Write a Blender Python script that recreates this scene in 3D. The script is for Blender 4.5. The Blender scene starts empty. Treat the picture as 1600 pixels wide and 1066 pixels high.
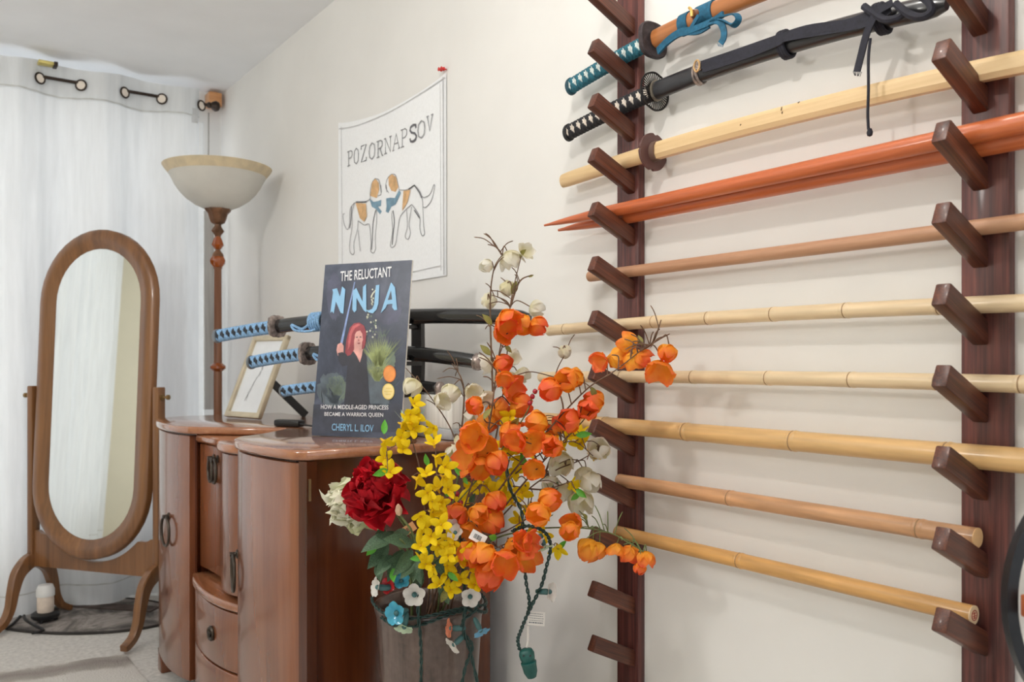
import bpy, bmesh, math, random
from mathutils import Vector, Matrix, noise
from math import sin, cos, pi, radians, sqrt, atan2, tan
random.seed(11)
SC = bpy.context.scene
COL = SC.collection
V = Vector
# ------------------------------------------------------------------ camera, world, lights
D, HC, F = 1.33, 1.0925, 1350.0          # distance to the right wall, eye height, focal length in pixels
YAW = radians(35.4)
CX, HY = 800.0, 569.0
CEIL, YFAR, XLEFT, YBACK = 2.452, 4.408, -4.45, -3.0
CAMP = V((-D, 0, HC))
cd = bpy.data.cameras.new('camera')
cd.sensor_width = 36; cd.sensor_fit = 'HORIZONTAL'
cd.lens = F / 1600 * 36
cd.shift_y = (HY - 533) / 1600
cd.clip_start = 0.02
cd.dof.use_dof = True; cd.dof.focus_distance = 1.75; cd.dof.aperture_fstop = 6.0
cam = bpy.data.objects.new('camera', cd); COL.objects.link(cam)
cam.location = CAMP; cam.rotation_euler = (pi / 2, 0, -YAW)
SC.camera = cam
vs = SC.view_settings
vs.view_transform = 'Standard'; vs.look = 'None'; vs.gamma = 1; vs.use_curve_mapping = False
vs.exposure = -0.06
try:
    SC.cycles.use_denoising = True
    SC.cycles.max_bounces = 10
    SC.cycles.diffuse_bounces = 6
    SC.cycles.transmission_bounces = 8
except Exception: pass
w = bpy.data.worlds.new('daylight'); SC.world = w; w.use_nodes = True
bg = w.node_tree.nodes['Background']
bg.inputs[0].default_value = (0.93, 0.96, 1.0, 1); bg.inputs[1].default_value = 1.45
def area(name, loc, rot, sx, sy, power, col=(1, 1, 1)):
    l = bpy.data.lights.new(name, 'AREA'); l.shape = 'RECTANGLE'; l.size = sx; l.size_y = sy
    l.energy = power; l.color = col
    o = bpy.data.objects.new(name, l); COL.objects.link(o); o.location = loc; o.rotation_euler = rot
    return o
def bulb(name, loc, power, r, col):
    l = bpy.data.lights.new(name, 'POINT'); l.energy = power; l.shadow_soft_size = r; l.color = col
    o = bpy.data.objects.new(name, l); COL.objects.link(o); o.location = loc
    return o
# daylight falling on the curtained far window, seen from inside
area('window_daylight', (-2.1, YFAR + 0.5, 1.3), (-pi / 2, 0, 0), 4.6, 2.4, 44, (0.95, 0.98, 1.0))
# the ceiling lights of the room near the rack
bulb('ceiling_lamp_near', (-1.12, 0.78, 2.33), 20, 0.03, (1.0, 0.95, 0.88))
bulb('ceiling_lamp_middle', (-0.55, 1.05, 2.36), 7, 0.025, (1.0, 0.95, 0.88))
bulb('room_fill_light', (-2.3, 1.9, 2.0), 42, 0.12, (1.0, 0.96, 0.91))  # added fill bulb below the ceiling that brightens it; no lamp hangs there
# ------------------------------------------------------------------ unprojection of photo measurements
FW = V((sin(YAW), cos(YAW), 0)); RT = V((cos(YAW), -sin(YAW), 0))
def ray(px, py): return FW + RT * ((px - CX) / F) + V((0, 0, 1)) * ((HY - py) / F)
def P(px, py, d): return CAMP + ray(px, py) * d
def onX(px, py, x):
    r = ray(px, py); return CAMP + r * ((x + D) / r.x)
def onY(px, py, y):
    r = ray(px, py); return CAMP + r * (y / r.y)
def onZ(px, py, z):
    r = ray(px, py); return CAMP + r * ((z - HC) / r.z)
def onP(px, py, o, n):
    r = ray(px, py); return CAMP + r * ((o - CAMP).dot(n) / r.dot(n))
# ------------------------------------------------------------------ materials
def lin(c):
    return tuple(((x / 255) / 12.92 if x / 255 <= 0.04045 else ((x / 255 + 0.055) / 1.055) ** 2.4) for x in c) + (1,)
MATS = {}
def base_mat(name):
    m = bpy.data.materials.new(name); m.use_nodes = True
    nt = m.node_tree; return m, nt, nt.nodes['Principled BSDF']
def ramp(nt, fac, stops):
    r = nt.nodes.new('ShaderNodeValToRGB'); e = r.color_ramp.elements
    while len(e) < len(stops): e.new(0.5)
    for k, (p, c) in enumerate(stops): e[k].position = p; e[k].color = lin(c)
    nt.links.new(fac, r.inputs[0]); return r.outputs[0]
def noise_node(nt, scale, mapping=(1, 1, 1), detail=4, rough=0.55, coord='Object', dist=0.0):
    tc = nt.nodes.new('ShaderNodeTexCoord'); mp = nt.nodes.new('ShaderNodeMapping')
    mp.inputs['Scale'].default_value = mapping
    nt.links.new(tc.outputs[coord], mp.inputs[0])
    n = nt.nodes.new('ShaderNodeTexNoise'); n.inputs['Scale'].default_value = scale
    n.inputs['Detail'].default_value = detail; n.inputs['Roughness'].default_value = rough
    n.inputs['Distortion'].default_value = dist
    nt.links.new(mp.outputs[0], n.inputs['Vector']); return n
def mat(name, col, rough=0.6, metal=0.0, var=0.06, scale=30, spec=0.5, coat=0.0, bump=0.0, mapping=(1, 1, 1), trans=0.0, transl=0.0, coord='Object'):
    m, nt, b = base_mat(name)
    n = noise_node(nt, scale, mapping, coord=coord)
    lo = tuple(max(0, c * (1 - var)) for c in col); hi = tuple(min(255, c * (1 + var)) for c in col)
    c = ramp(nt, n.outputs['Fac'], [(0.3, lo), (0.7, hi)])
    nt.links.new(c, b.inputs['Base Color'])
    b.inputs['Roughness'].default_value = rough; b.inputs['Metallic'].default_value = metal
    b.inputs['Specular IOR Level'].default_value = spec; b.inputs['Coat Weight'].default_value = coat
    b.inputs['Coat Roughness'].default_value = 0.12
    b.inputs['Transmission Weight'].default_value = trans
    if bump:
        bp = nt.nodes.new('ShaderNodeBump'); bp.inputs['Strength'].default_value = bump; bp.inputs['Distance'].default_value = 0.002
        nt.links.new(n.outputs['Fac'], bp.inputs['Height']); nt.links.new(bp.outputs[0], b.inputs['Normal'])
    if transl:
        t = nt.nodes.new('ShaderNodeBsdfTranslucent'); nt.links.new(c, t.inputs[0])
        mx = nt.nodes.new('ShaderNodeMixShader'); mx.inputs[0].default_value = transl
        nt.links.new(b.outputs[0], mx.inputs[1]); nt.links.new(t.outputs[0], mx.inputs[2])
        nt.links.new(mx.outputs[0], nt.nodes['Material Output'].inputs[0])
    return m
def wood(name, dark, mid, light, axis=2, scale=9, stretch=0.06, rough=0.35, coat=0.2, dist=1.5, bump=0.0, fine=0.35, rand=False):
    m, nt, b = base_mat(name)
    mp = [1, 1, 1]; mp[axis] = stretch
    n = noise_node(nt, scale, mp, detail=5, rough=0.6, dist=dist)
    n2 = noise_node(nt, scale * 14, [1 if k != axis else 0.03 for k in range(3)], detail=3)
    if rand:
        oi = nt.nodes.new('ShaderNodeObjectInfo')
        for q in (n, n2):
            va = nt.nodes.new('ShaderNodeVectorMath'); va.operation = 'MULTIPLY_ADD'; va.inputs[1].default_value = (7, 11, 5)
            nt.links.new(oi.outputs['Random'], va.inputs[0]); src = q.inputs['Vector'].links[0].from_socket
            nt.links.new(src, va.inputs[2]); nt.links.new(va.outputs[0], q.inputs['Vector'])
    mx = nt.nodes.new('ShaderNodeMix'); mx.data_type = 'FLOAT'; mx.inputs[0].default_value = fine
    nt.links.new(n.outputs['Fac'], mx.inputs[2]); nt.links.new(n2.outputs['Fac'], mx.inputs[3])
    c = ramp(nt, mx.outputs[0], [(0.32, dark), (0.5, mid), (0.68, light)])
    nt.links.new(c, b.inputs['Base Color'])
    b.inputs['Roughness'].default_value = rough; b.inputs['Coat Weight'].default_value = coat; b.inputs['Coat Roughness'].default_value = 0.1
    if bump:
        bp = nt.nodes.new('ShaderNodeBump'); bp.inputs['Strength'].default_value = bump; bp.inputs['Distance'].default_value = 0.001
        nt.links.new(n2.outputs['Fac'], bp.inputs['Height']); nt.links.new(bp.outputs[0], b.inputs['Normal'])
    return m
def grad_mat(name, c0, c1, c2, axis='Z', rough=0.55, transl=0.3, vary=0.06, hue=0.02):
    """colour that runs along the blossom itself, with a small difference from one blossom to the next"""
    m, nt, b = base_mat(name)
    tc = nt.nodes.new('ShaderNodeTexCoord'); sp = nt.nodes.new('ShaderNodeSeparateXYZ')
    nt.links.new(tc.outputs['Generated'], sp.inputs[0])
    n = noise_node(nt, 5, (1, 1, 0.5), coord='Generated')
    oi = nt.nodes.new('ShaderNodeObjectInfo')
    a = nt.nodes.new('ShaderNodeMath'); a.operation = 'MULTIPLY_ADD'; a.inputs[1].default_value = 0.55; a.inputs[2].default_value = -0.27
    nt.links.new(n.outputs['Fac'], a.inputs[0])
    s = nt.nodes.new('ShaderNodeMath'); s.operation = 'ADD'
    nt.links.new(sp.outputs[axis], s.inputs[0]); nt.links.new(a.outputs[0], s.inputs[1])
    o2 = nt.nodes.new('ShaderNodeMath'); o2.operation = 'MULTIPLY_ADD'; o2.inputs[1].default_value = 0.5; o2.inputs[2].default_value = -0.25
    nt.links.new(oi.outputs['Random'], o2.inputs[0])
    s2 = nt.nodes.new('ShaderNodeMath'); s2.operation = 'ADD'
    nt.links.new(s.outputs[0], s2.inputs[0]); nt.links.new(o2.outputs[0], s2.inputs[1])
    c = ramp(nt, s2.outputs[0], [(0.05, c0), (0.5, c1), (0.95, c2)])
    nt.links.new(c, b.inputs['Base Color']); b.inputs['Roughness'].default_value = rough
    t = nt.nodes.new('ShaderNodeBsdfTranslucent'); nt.links.new(c, t.inputs[0])
    mx = nt.nodes.new('ShaderNodeMixShader'); mx.inputs[0].default_value = transl
    nt.links.new(b.outputs[0], mx.inputs[1]); nt.links.new(t.outputs[0], mx.inputs[2])
    nt.links.new(mx.outputs[0], nt.nodes['Material Output'].inputs[0])
    return m
# ------------------------------------------------------------------ mesh building
class MB:
    def __init__(s): s.v = []; s.f = []; s.m = []
    def add(s, vs_, fs_, mi=0):
        o = len(s.v); s.v += [V(p) for p in vs_]
        for f in fs_: s.f.append(tuple(o + k for k in f)); s.m.append(mi)
        return s
    def box(s, c, sx, sy, sz, R=None, mi=0, bev=0.0):
        R = R or Matrix.Identity(3); c = V(c)
        if bev <= 0:
            vs_ = [c + R @ V((x * sx / 2, y * sy / 2, z * sz / 2)) for x in (-1, 1) for y in (-1, 1) for z in (-1, 1)]
            return s.add(vs_, [(0, 1, 3, 2), (4, 6, 7, 5), (0, 4, 5, 1), (2, 3, 7, 6), (0, 2, 6, 4), (1, 5, 7, 3)], mi)
        bm = bmesh.new(); bmesh.ops.create_cube(bm, size=1)
        for v in bm.verts: v.co = V((v.co.x * sx, v.co.y * sy, v.co.z * sz))
        bmesh.ops.bevel(bm, geom=bm.edges[:], offset=bev, segments=2, affect='EDGES', profile=0.5)
        bm.verts.index_update()
        s.add([c + R @ v.co for v in bm.verts], [[v.index for v in f.verts] for f in bm.faces], mi); bm.free(); return s
    def sweep(s, pts, sec, scales=None, up=V((0, 0, 1)), cap=True, mi=0, closed=False):
        """sec: list of (u, v); u runs along the side vector, v along the up vector"""
        n = len(pts); k = len(sec); vs_ = []
        u_prev = V(up)
        for i, p in enumerate(pts):
            if closed: t = pts[(i + 1) % n] - pts[i - 1]
            else: t = pts[min(i + 1, n - 1)] - pts[max(i - 1, 0)]
            t = t.normalized() if t.length > 1e-9 else V((0, 0, 1))
            u_ = u_prev - t * u_prev.dot(t)
            if u_.length < 1e-5: u_ = t.orthogonal()
            u_.normalize(); u_prev = u_
            sd = t.cross(u_)
            sc = scales[i] if scales else 1.0
            if not isinstance(sc, tuple): sc = (sc, sc)
            for a, b in sec: vs_.append(p + sd * (a * sc[0]) + u_ * (b * sc[1]))
        fs_ = []
        for i in range(n if closed else n - 1):
            j = (i + 1) % n
            for q in range(k):
                r = (q + 1) % k
                fs_.append((i * k + q, i * k + r, j * k + r, j * k + q))
        if cap and not closed:
            fs_.append(tuple(range(k - 1, -1, -1))); fs_.append(tuple((n - 1) * k + q for q in range(k)))
        return s.add(vs_, fs_, mi)
    def tube(s, pts, r, seg=8, cap=True, mi=0, closed=False):
        pts = [V(p) for p in pts]
        rs = r if isinstance(r, (list, tuple)) else [r] * len(pts)
        sec = [(cos(2 * pi * q / seg), sin(2 * pi * q / seg)) for q in range(seg)]
        t = (pts[1] - pts[0]); up = V((0, 0, 1)) if abs(t.normalized().z) < 0.9 else V((1, 0, 0))
        return s.sweep(pts, sec, list(rs), up, cap, mi, closed)
    def ribbon(s, pts, wdt, thk, up, mi=0):
        pts = [V(p) for p in pts]
        ws = wdt if isinstance(wdt, (list, tuple)) else [wdt] * len(pts)
        sec = [(-0.5, -1), (0.5, -1), (0.5, 1), (-0.5, 1)]
        return s.sweep(pts, sec, [(x, thk) for x in ws], V(up), True, mi)
    def lathe(s, prof, o=(0, 0, 0), M=None, seg=32, mi=0, rib=None, cap=True):
        M = M or Matrix.Identity(3); o = V(o); vs_ = []
        for (r, z) in prof:
            for q in range(seg):
                a = 2 * pi * q / seg; rr = r * (rib(a, z) if rib else 1)
                vs_.append(o + M @ V((rr * cos(a), rr * sin(a), z)))
        fs_ = [(i * seg + q, i * seg + (q + 1) % seg, (i + 1) * seg + (q + 1) % seg, (i + 1) * seg + q) for i in range(len(prof) - 1) for q in range(seg)]
        if cap:
            fs_.append(tuple(range(seg - 1, -1, -1))); fs_.append(tuple((len(prof) - 1) * seg + q for q in range(seg)))
        return s.add(vs_, fs_, mi)
    def prism(s, out, z0, z1, M=None, o=(0, 0, 0), mi=0, bev=0.0):
        """closed outline in the local xy plane, from z0 to z1; bev rounds the top and bottom rims"""
        M = M or Matrix.Identity(3); o = V(o); n = len(out)
        area2 = sum(out[i][0] * out[(i + 1) % n][1] - out[(i + 1) % n][0] * out[i][1] for i in range(n))
        if area2 < 0: out = out[::-1]
        def inset(d):
            r = []
            for i in range(n):
                a = V(out[i - 1][:2]); b = V(out[i][:2]); c = V(out[(i + 1) % n][:2])
                e1 = (b - a).normalized() if (b - a).length > 1e-9 else V((1, 0)); e2 = (c - b).normalized() if (c - b).length > 1e-9 else e1
                nn = V((-e1.y - e2.y, e1.x + e2.x))
                nn = nn.normalized() if nn.length > 1e-6 else V((-e1.y, e1.x))
                r.append((b.x + nn.x * d, b.y + nn.y * d))
            return r
        levels = [(z0, 0), (z1, 0)] if bev <= 0 else [(z0, bev), (z0 + bev * 0.3, bev * 0.3), (z0 + bev, 0), (z1 - bev, 0), (z1 - bev * 0.3, bev * 0.3), (z1, bev)]
        vs_ = []
        for z, d in levels:
            for x, y in (inset(d) if d else out): vs_.append(o + M @ V((x, y, z)))
        fs_ = [(l * n + i, l * n + (i + 1) % n, (l + 1) * n + (i + 1) % n, (l + 1) * n + i) for l in range(len(levels) - 1) for i in range(n)]
        fs_.append(tuple(range(n - 1, -1, -1))); fs_.append(tuple((len(levels) - 1) * n + i for i in range(n)))
        return s.add(vs_, fs_, mi)
    def grid(s, fn, nu, nv, mi=0, mfn=None, wrapv=False):
        vs_ = [fn(i / nu, j / nv) for i in range(nu + 1) for j in range(nv if wrapv else nv + 1)]
        k = nv if wrapv else nv + 1; o = len(s.v); s.v += [V(p) for p in vs_]
        for i in range(nu):
            for j in range(nv):
                j2 = (j + 1) % k if wrapv else j + 1
                s.f.append((o + i * k + j, o + i * k + j2, o + (i + 1) * k + j2, o + (i + 1) * k + j))
                s.m.append(mfn((i + .5) / nu, (j + .5) / nv) if mfn else mi)
        return s
    def mesh(s, name, mats, ang=40, org=V((0, 0, 0))):
        me = bpy.data.meshes.new(name); me.from_pydata([tuple(p - org) for p in s.v], [], s.f)
        for m in (mats if isinstance(mats, (list, tuple)) else [mats]): me.materials.append(m)
        me.polygons.foreach_set('material_index', s.m); me.validate(); me.update()
        bm = bmesh.new(); bm.from_mesh(me); bmesh.ops.recalc_face_normals(bm, faces=bm.faces); bm.to_mesh(me); bm.free()
        me.shade_smooth(); me.set_sharp_from_angle(angle=radians(ang))
        return me
ORG = {}
def thing(name, label, cat, loc, group=None):
    o = bpy.data.objects.new(name, None); COL.objects.link(o); o.location = loc; o.empty_display_size = 0.05
    ORG[o.name] = V(loc); tag(o, label, cat, group); return o
def tag(o, label, cat, group=None):
    o['label'] = label; o['category'] = cat
    if group: o['group'] = group
    return o
def part(name, mb, mats, parent, ang=40, label=None):
    org = ORG[parent.name]
    o = bpy.data.objects.new(name, mb.mesh(name, mats, ang, org)); COL.objects.link(o)
    o.parent = parent; ORG[o.name] = org
    if label: o['label'] = label
    return o
def solo(name, mb, mats, loc, label=None, cat=None, group=None, kind=None, ang=40):
    loc = V(loc); o = bpy.data.objects.new(name, mb.mesh(name, mats, ang, loc)); COL.objects.link(o)
    o.location = loc; ORG[o.name] = loc
    if label: tag(o, label, cat, group)
    if kind: o['kind'] = kind
    return o
def inst(name, mesh, parent, M):
    """another copy of a shared mesh, placed by a world matrix under its thing"""
    o = bpy.data.objects.new(name, mesh); COL.objects.link(o); o.parent = parent
    o.matrix_local = Matrix.Translation(-ORG[parent.name]) @ M; ORG[o.name] = ORG[parent.name]
    return o
def frame_to(dirv, roll=0.0):
    """rotation whose local z points along dirv"""
    z = V(dirv).normalized(); x = z.orthogonal().normalized(); y = z.cross(x)
    return Matrix((x, y, z)).transposed() @ Matrix.Rotation(roll, 3, 'Z')
def spline(pts, n=8):
    """Catmull-Rom through the points"""
    pts = [V(p) for p in pts]; out = []
    for i in range(len(pts) - 1):
        a = pts[max(i - 1, 0)]; b = pts[i]; c = pts[i + 1]; d = pts[min(i + 2, len(pts) - 1)]
        for k in range(n):
            t = k / n
            out.append(0.5 * ((2 * b) + (c - a) * t + (2 * a - 5 * b + 4 * c - d) * t * t + (3 * b - a - 3 * c + d) * t ** 3))
    out.append(pts[-1]); return out
def lag(p0, p1, p2, t1):
    def f(t):
        return p0 * ((t - t1) * (t - 1) / (t1)) + p1 * (t * (t - 1) / (t1 * (t1 - 1))) + p2 * (t * (t - t1) / (1 - t1))
    return f
def ell(a, b, n=20): return [(a * cos(2 * pi * k / n), b * sin(2 * pi * k / n)) for k in range(n)]
def text_shape(body, bold=0.0):
    c = bpy.data.curves.new('writing', 'FONT'); c.body = body; c.offset = bold; c.resolution_u = 3
    o = bpy.data.objects.new('writing', c); COL.objects.link(o)
    bpy.context.view_layer.update()
    me = bpy.data.meshes.new_from_object(o.evaluated_get(bpy.context.evaluated_depsgraph_get()))
    vs_ = [v.co.copy() for v in me.vertices]; fs_ = [tuple(p.vertices) for p in me.polygons]
    bpy.data.objects.remove(o); bpy.data.curves.remove(c); bpy.data.meshes.remove(me)
    x0 = min(v.x for v in vs_); x1 = max(v.x for v in vs_); y0 = min(v.y for v in vs_); y1 = max(v.y for v in vs_)
    return [((v.x - x0) / (x1 - x0), (v.y - y0) / (y1 - y0)) for v in vs_], fs_
def put_text(mb, body, p00, p10, p01, off, bold=0.0, mi=0):
    """text box whose lower-left, lower-right and upper-left corners are given points"""
    u, f = text_shape(body, bold)
    mb.add([p00 + (p10 - p00) * a + (p01 - p00) * b + off for a, b in u], f, mi)
# ------------------------------------------------------------------ room
M_wall = mat('wall_paint', (231, 230, 227), 0.85, var=0.012, scale=3, spec=0.2)
M_cream = mat('cream_wall_paint', (232, 226, 205), 0.85, var=0.012, scale=3, spec=0.2)
M_ceil = mat('ceiling_paint', (240, 241, 243), 0.9, var=0.01, scale=4, spec=0.1)
M_floor = mat('floor_carpet', (205, 202, 197), 0.95, var=0.07, scale=60, spec=0.1, bump=0.5)
M_trim = mat('white_trim', (240, 240, 238), 0.5, var=0.01)
def struct(name, mb, m, loc=(0, 0, 0), ang=40): return solo(name, mb, m, loc, kind='structure', ang=ang)
def slab(name, x0, x1, y0, y1, z0, z1, m):
    return struct(name, MB().box(((x0 + x1) / 2, (y0 + y1) / 2, (z0 + z1) / 2), x1 - x0, y1 - y0, z1 - z0), m, ((x0 + x1) / 2, (y0 + y1) / 2, z0))
slab('floor', XLEFT - .1, 0.1, YBACK, YFAR + .1, -0.1, 0, M_floor)
slab('ceiling', XLEFT - .1, 0.1, YBACK, YFAR + .1, CEIL, CEIL + .1, M_ceil)
slab('wall_right', 0, 0.1, YBACK, YFAR + .1, 0, CEIL, M_wall)
slab('wall_left', XLEFT - .1, XLEFT, YBACK, YFAR + .1, 0, CEIL, M_cream)
fw = MB()
WX0, WX1, WZ0, WZ1 = -4.1, -0.085, 0.25, 2.30
fw.box(((XLEFT + WX0) / 2, YFAR + .05, CEIL / 2), WX0 - XLEFT, .1, CEIL)
fw.box((WX1 / 2, YFAR + .05, CEIL / 2), -WX1, .1, CEIL)
fw.box(((WX0 + WX1) / 2, YFAR + .05, WZ0 / 2), WX1 - WX0, .1, WZ0)
fw.box(((WX0 + WX1) / 2, YFAR + .05, (WZ1 + CEIL) / 2), WX1 - WX0, .1, CEIL - WZ1)
struct('wall_far', fw, M_wall, (-1.4, YFAR + .05, 0))
wf = MB()
for x in (WX0 + .025, (WX0 + WX1) / 2, WX1 - .025): wf.box((x, YFAR + .05, (WZ0 + WZ1) / 2), .05, .07, WZ1 - WZ0)
for z in (WZ0 + .025, WZ1 - .025): wf.box(((WX0 + WX1) / 2, YFAR + .05, z), WX1 - WX0 - .1, .068, .05)
wo = struct('window_1', wf, M_trim, ((WX0 + WX1) / 2, YFAR + .05, WZ0))
M_pane, nt, b = base_mat('window_glass')
b.inputs['Base Color'].default_value = (1, 1, 1, 1); b.inputs['Transmission Weight'].default_value = 1; b.inputs['Roughness'].default_value = 0; b.inputs['IOR'].default_value = 1.05
for xa, xb in ((WX0 + .05, (WX0 + WX1) / 2 - .025), ((WX0 + WX1) / 2 + .025, WX1 - .05)):
    g = part('window_pane', MB().box(((xa + xb) / 2, YFAR + .05, (WZ0 + WZ1) / 2), xb - xa, .006, WZ1 - WZ0 - .1), M_pane, wo)
bb = MB(); bb.box((-.006, (YBACK + YFAR) / 2, .045), .012, YFAR - YBACK, .09, bev=.003)
struct('baseboard_right', bb, M_trim, (0, 0, 0))
# ------------------------------------------------------------------ curtain on its rod
YROD, ZROD = 4.275, 2.345
M_cur = mat('curtain_cloth', (233, 236, 238), 0.9, var=0.02, scale=40, spec=0.1, transl=0.17, mapping=(1, 1, .1))
M_bronze = mat('dark_bronze', (62, 52, 46), 0.4, metal=0.7, var=0.1)
GX = [onY(px, 140, YROD).x for px in (5, 60, 124, 190, 250, 312)]
step = (GX[-1] - GX[1]) / 4
def cur_y(x, z):
    ph = pi * (x - GX[1]) / step
    amp = 0.036 if z > 2.2 else 0.036 + 0.012 * min(1, (2.2 - z) / 1.2)
    return YROD + amp * sin(ph) - 0.006 * sin(2.3 * ph + 1.0) * min(1, max(0, (2.25 - z) / .5)) - 0.0025 * sin(5.1 * ph + z)
XC0, XC1 = -4.1, GX[-1] - .005
ct = thing('curtain', 'long white curtain hung from dark rings on a rod across the far window', 'curtain', ((XC0 + XC1) / 2, YROD, 0))
def cfn(z0, z1, dy=0.0):
    def f(u, v):
        x = XC0 + (XC1 - XC0) * u; z = z0 + (z1 - z0) * v
        top = 0.010 * sin(pi * (x - GX[1]) / step + .6) if z1 > 2.4 and v > .99 else 0
        return V((x, cur_y(x, z) + dy, z + top))
    return f
cb = MB(); cb.grid(cfn(0.012, 2.285), 400, 40); part('curtain_panel', cb, M_cur, ct, 180)
cb = MB(); cb.grid(cfn(2.275, 2.415, -.003), 400, 10); cb.grid(cfn(2.275, 2.415, .006), 400, 4); part('curtain_header', cb, M_cur, ct, 180)
for za, dy in ((.10, -.003), (2.278, -.006)):
    cb = MB(); cb.grid(cfn(za, za + .006, dy), 400, 1); part('stitched_hem', cb, mat('hem_thread', (206, 208, 206), .9) if 'hem_thread' not in bpy.data.materials else bpy.data.materials['hem_thread'], ct, 180)
k0 = int((XC0 - GX[1]) / step)
M_hole = mat('ring_opening', (238, 228, 216), 0.9, var=.01)
for k in range(k0, 5):
    x = GX[1] + step * k
    if x > XC1 + .02 or x < XC0: continue
    s_ = 1 if k % 2 == 0 else -1
    nrm = V((0.62 * s_, -1, 0)).normalized()
    M3 = frame_to(nrm)
    c = V((x, YROD - .004, ZROD - .006)) + nrm * .010
    g = MB(); ring = [c + M3 @ V((.0225 * cos(2 * pi * q / 28), .0225 * sin(2 * pi * q / 28), 0)) for q in range(28)]
    g.tube(ring, .0042, 8, closed=True)
    r_ = part('curtain_ring', g, M_bronze, ct)
    h = MB(); h.lathe([(.0, .001), (.020, .001), (.020, 0.0), (0, 0)], c, M3, 24, cap=False)
    part('ring_opening', h, M_hole, r_)
rod = thing('curtain_rod', 'dark thin curtain rod threaded through the white curtain with a round end knob', 'curtain rod', (-1.2, YROD, ZROD))
g = MB()
g.tube([(-4.35, YROD, ZROD + .006), (-.088, YROD, ZROD + .006)], .0075, 12); part('rod', g, M_bronze, rod)
for k in range(k0, 5):
    if k % 2 == 0:
        xa = GX[1] + step * k; xb = xa + step
        if xb > XC1: xb = xa + .1
fx = onY(333, 157, YROD).x
g = MB(); g.lathe([(0, -.035), (.010, -.03), (.016, -.02), (.012, -.012), (.021, 0), (.026, .012), (.021, .026), (.010, .032), (0, .033)], (fx, YROD, ZROD + .006), frame_to((1, 0, 0)), 20)
part('end_knob', g, M_bronze, rod)
blk = MB(); p = onY(330, 158, YFAR - .03); blk.box((p.x + .008, YFAR - .04, p.z), .062, .08, .068, bev=.004)
solo('wooden_block', blk, wood('raw_pine', (190, 130, 80), (214, 156, 104), (228, 176, 126), axis=0), (p.x, YFAR - .04, p.z - .05), 'bare tan wooden block holding the end of the curtain rod', 'block')
g = MB(); p = onY(70, 104, YROD + .02); g.box((p.x, YROD - .045, p.z - .006), .07, .05, .014, bev=.004); g.box((p.x + .032, YROD - .05, p.z - .008), .016, .05, .020, bev=.003, mi=1)
solo('rod_bracket', g, [mat('brass_yellow', (212, 196, 118), .4, metal=.3), M_bronze], (p.x, YROD - .045, p.z), 'small yellow bracket poking out above the curtain top', 'bracket')
# grey board hung on a cord in the corner behind the lamp
YB = 4.33
bt = thing('hanging_board', 'narrow grey weathered board hung on a cord in the corner behind the lamp', 'board', onY(326, 480, YB))
g = MB(); a = onY(326, 330, YB); b_ = onY(326, 640, YB); g.box(((a.x), YB, (a.z + b_.z) / 2), .048, .018, a.z - b_.z, bev=.003)
part('board', g, wood('grey_board', (150, 145, 138), (172, 168, 162), (190, 186, 181), axis=2, rough=.8, coat=0), bt)
g = MB(); t_ = onY(325, 176, YB); g.tube([(a.x - .002, YB, a.z), (a.x, YB, t_.z)], .0035, 6); part('cord', g, mat('cord_grey', (160, 156, 150), .8), bt)
g = MB(); c0 = onY(299, 185, YB - .02); g.box((c0.x, YB - .08, c0.z), .03, .004, .07, bev=.001); 
solo('cloth_tag', g, mat('tag_grey', (196, 198, 200), .8), (c0.x, YB - .08, c0.z), 'small grey cloth tag hanging below the curtain header', 'tag')
# ------------------------------------------------------------------ floor things
M_rug = None
m, nt, b = base_mat('shag_rug'); M_rug = m
tc = nt.nodes.new('ShaderNodeTexCoord'); sp = nt.nodes.new('ShaderNodeSeparateXYZ'); nt.links.new(tc.outputs['Object'], sp.inputs[0])
n = noise_node(nt, 4.5, (1, 1, 1), detail=6, rough=.65)
ra, rb = onZ(0, 1060, 0), onZ(213, 1031, 0); rl = (rb - ra).normalized(); rn = V((-rl.y, rl.x, 0)); rc = rn.dot(ra - V((-1.75, 1.85, 0)))
m1 = nt.nodes.new('ShaderNodeVectorMath'); m1.operation = 'DOT_PRODUCT'; m1.inputs[1].default_value = rn; nt.links.new(tc.outputs['Object'], m1.inputs[0])
m2 = nt.nodes.new('ShaderNodeMath'); m2.operation = 'MULTIPLY_ADD'; m2.inputs[1].default_value = .22; m2.inputs[2].default_value = -rc - .11 + .03 + .55 * 8; nt.links.new(n.outputs['Fac'], m2.inputs[0])
m3 = nt.nodes.new('ShaderNodeMath'); m3.operation = 'ADD'; nt.links.new(m1.outputs['Value'], m3.inputs[0]); nt.links.new(m2.outputs[0], m3.inputs[1])
wv = nt.nodes.new('ShaderNodeMath'); wv.operation = 'PINGPONG'; wv.inputs[1].default_value = .55; nt.links.new(m3.outputs[0], wv.inputs[0])
c = ramp(nt, wv.outputs[0], [(0.0, (150, 142, 136)), (.05, (170, 163, 156)), (.085, (216, 213, 207)), (.5, (222, 220, 214))])  # grey bands in the colour; the far one stands for the rug's shadowy edge
nt.links.new(c, b.inputs['Base Color']); b.inputs['Roughness'].default_value = .95
n3 = noise_node(nt, 160, detail=2); bp = nt.nodes.new('ShaderNodeBump'); bp.inputs['Strength'].default_value = .7; bp.inputs['Distance'].default_value = .006
nt.links.new(n3.outputs['Fac'], bp.inputs['Height']); nt.links.new(bp.outputs[0], b.inputs['Normal'])
g = MB(); rugpts = []
far_r = ra + rl * ((-.645 - ra.x) / rl.x) + rn * .05; far_l = ra + rl * ((-2.9 - ra.x) / rl.x) + rn * .05
cor = [V((-2.9, .25, 0)), V((-.645, .25, 0)), far_r, far_l]
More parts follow.
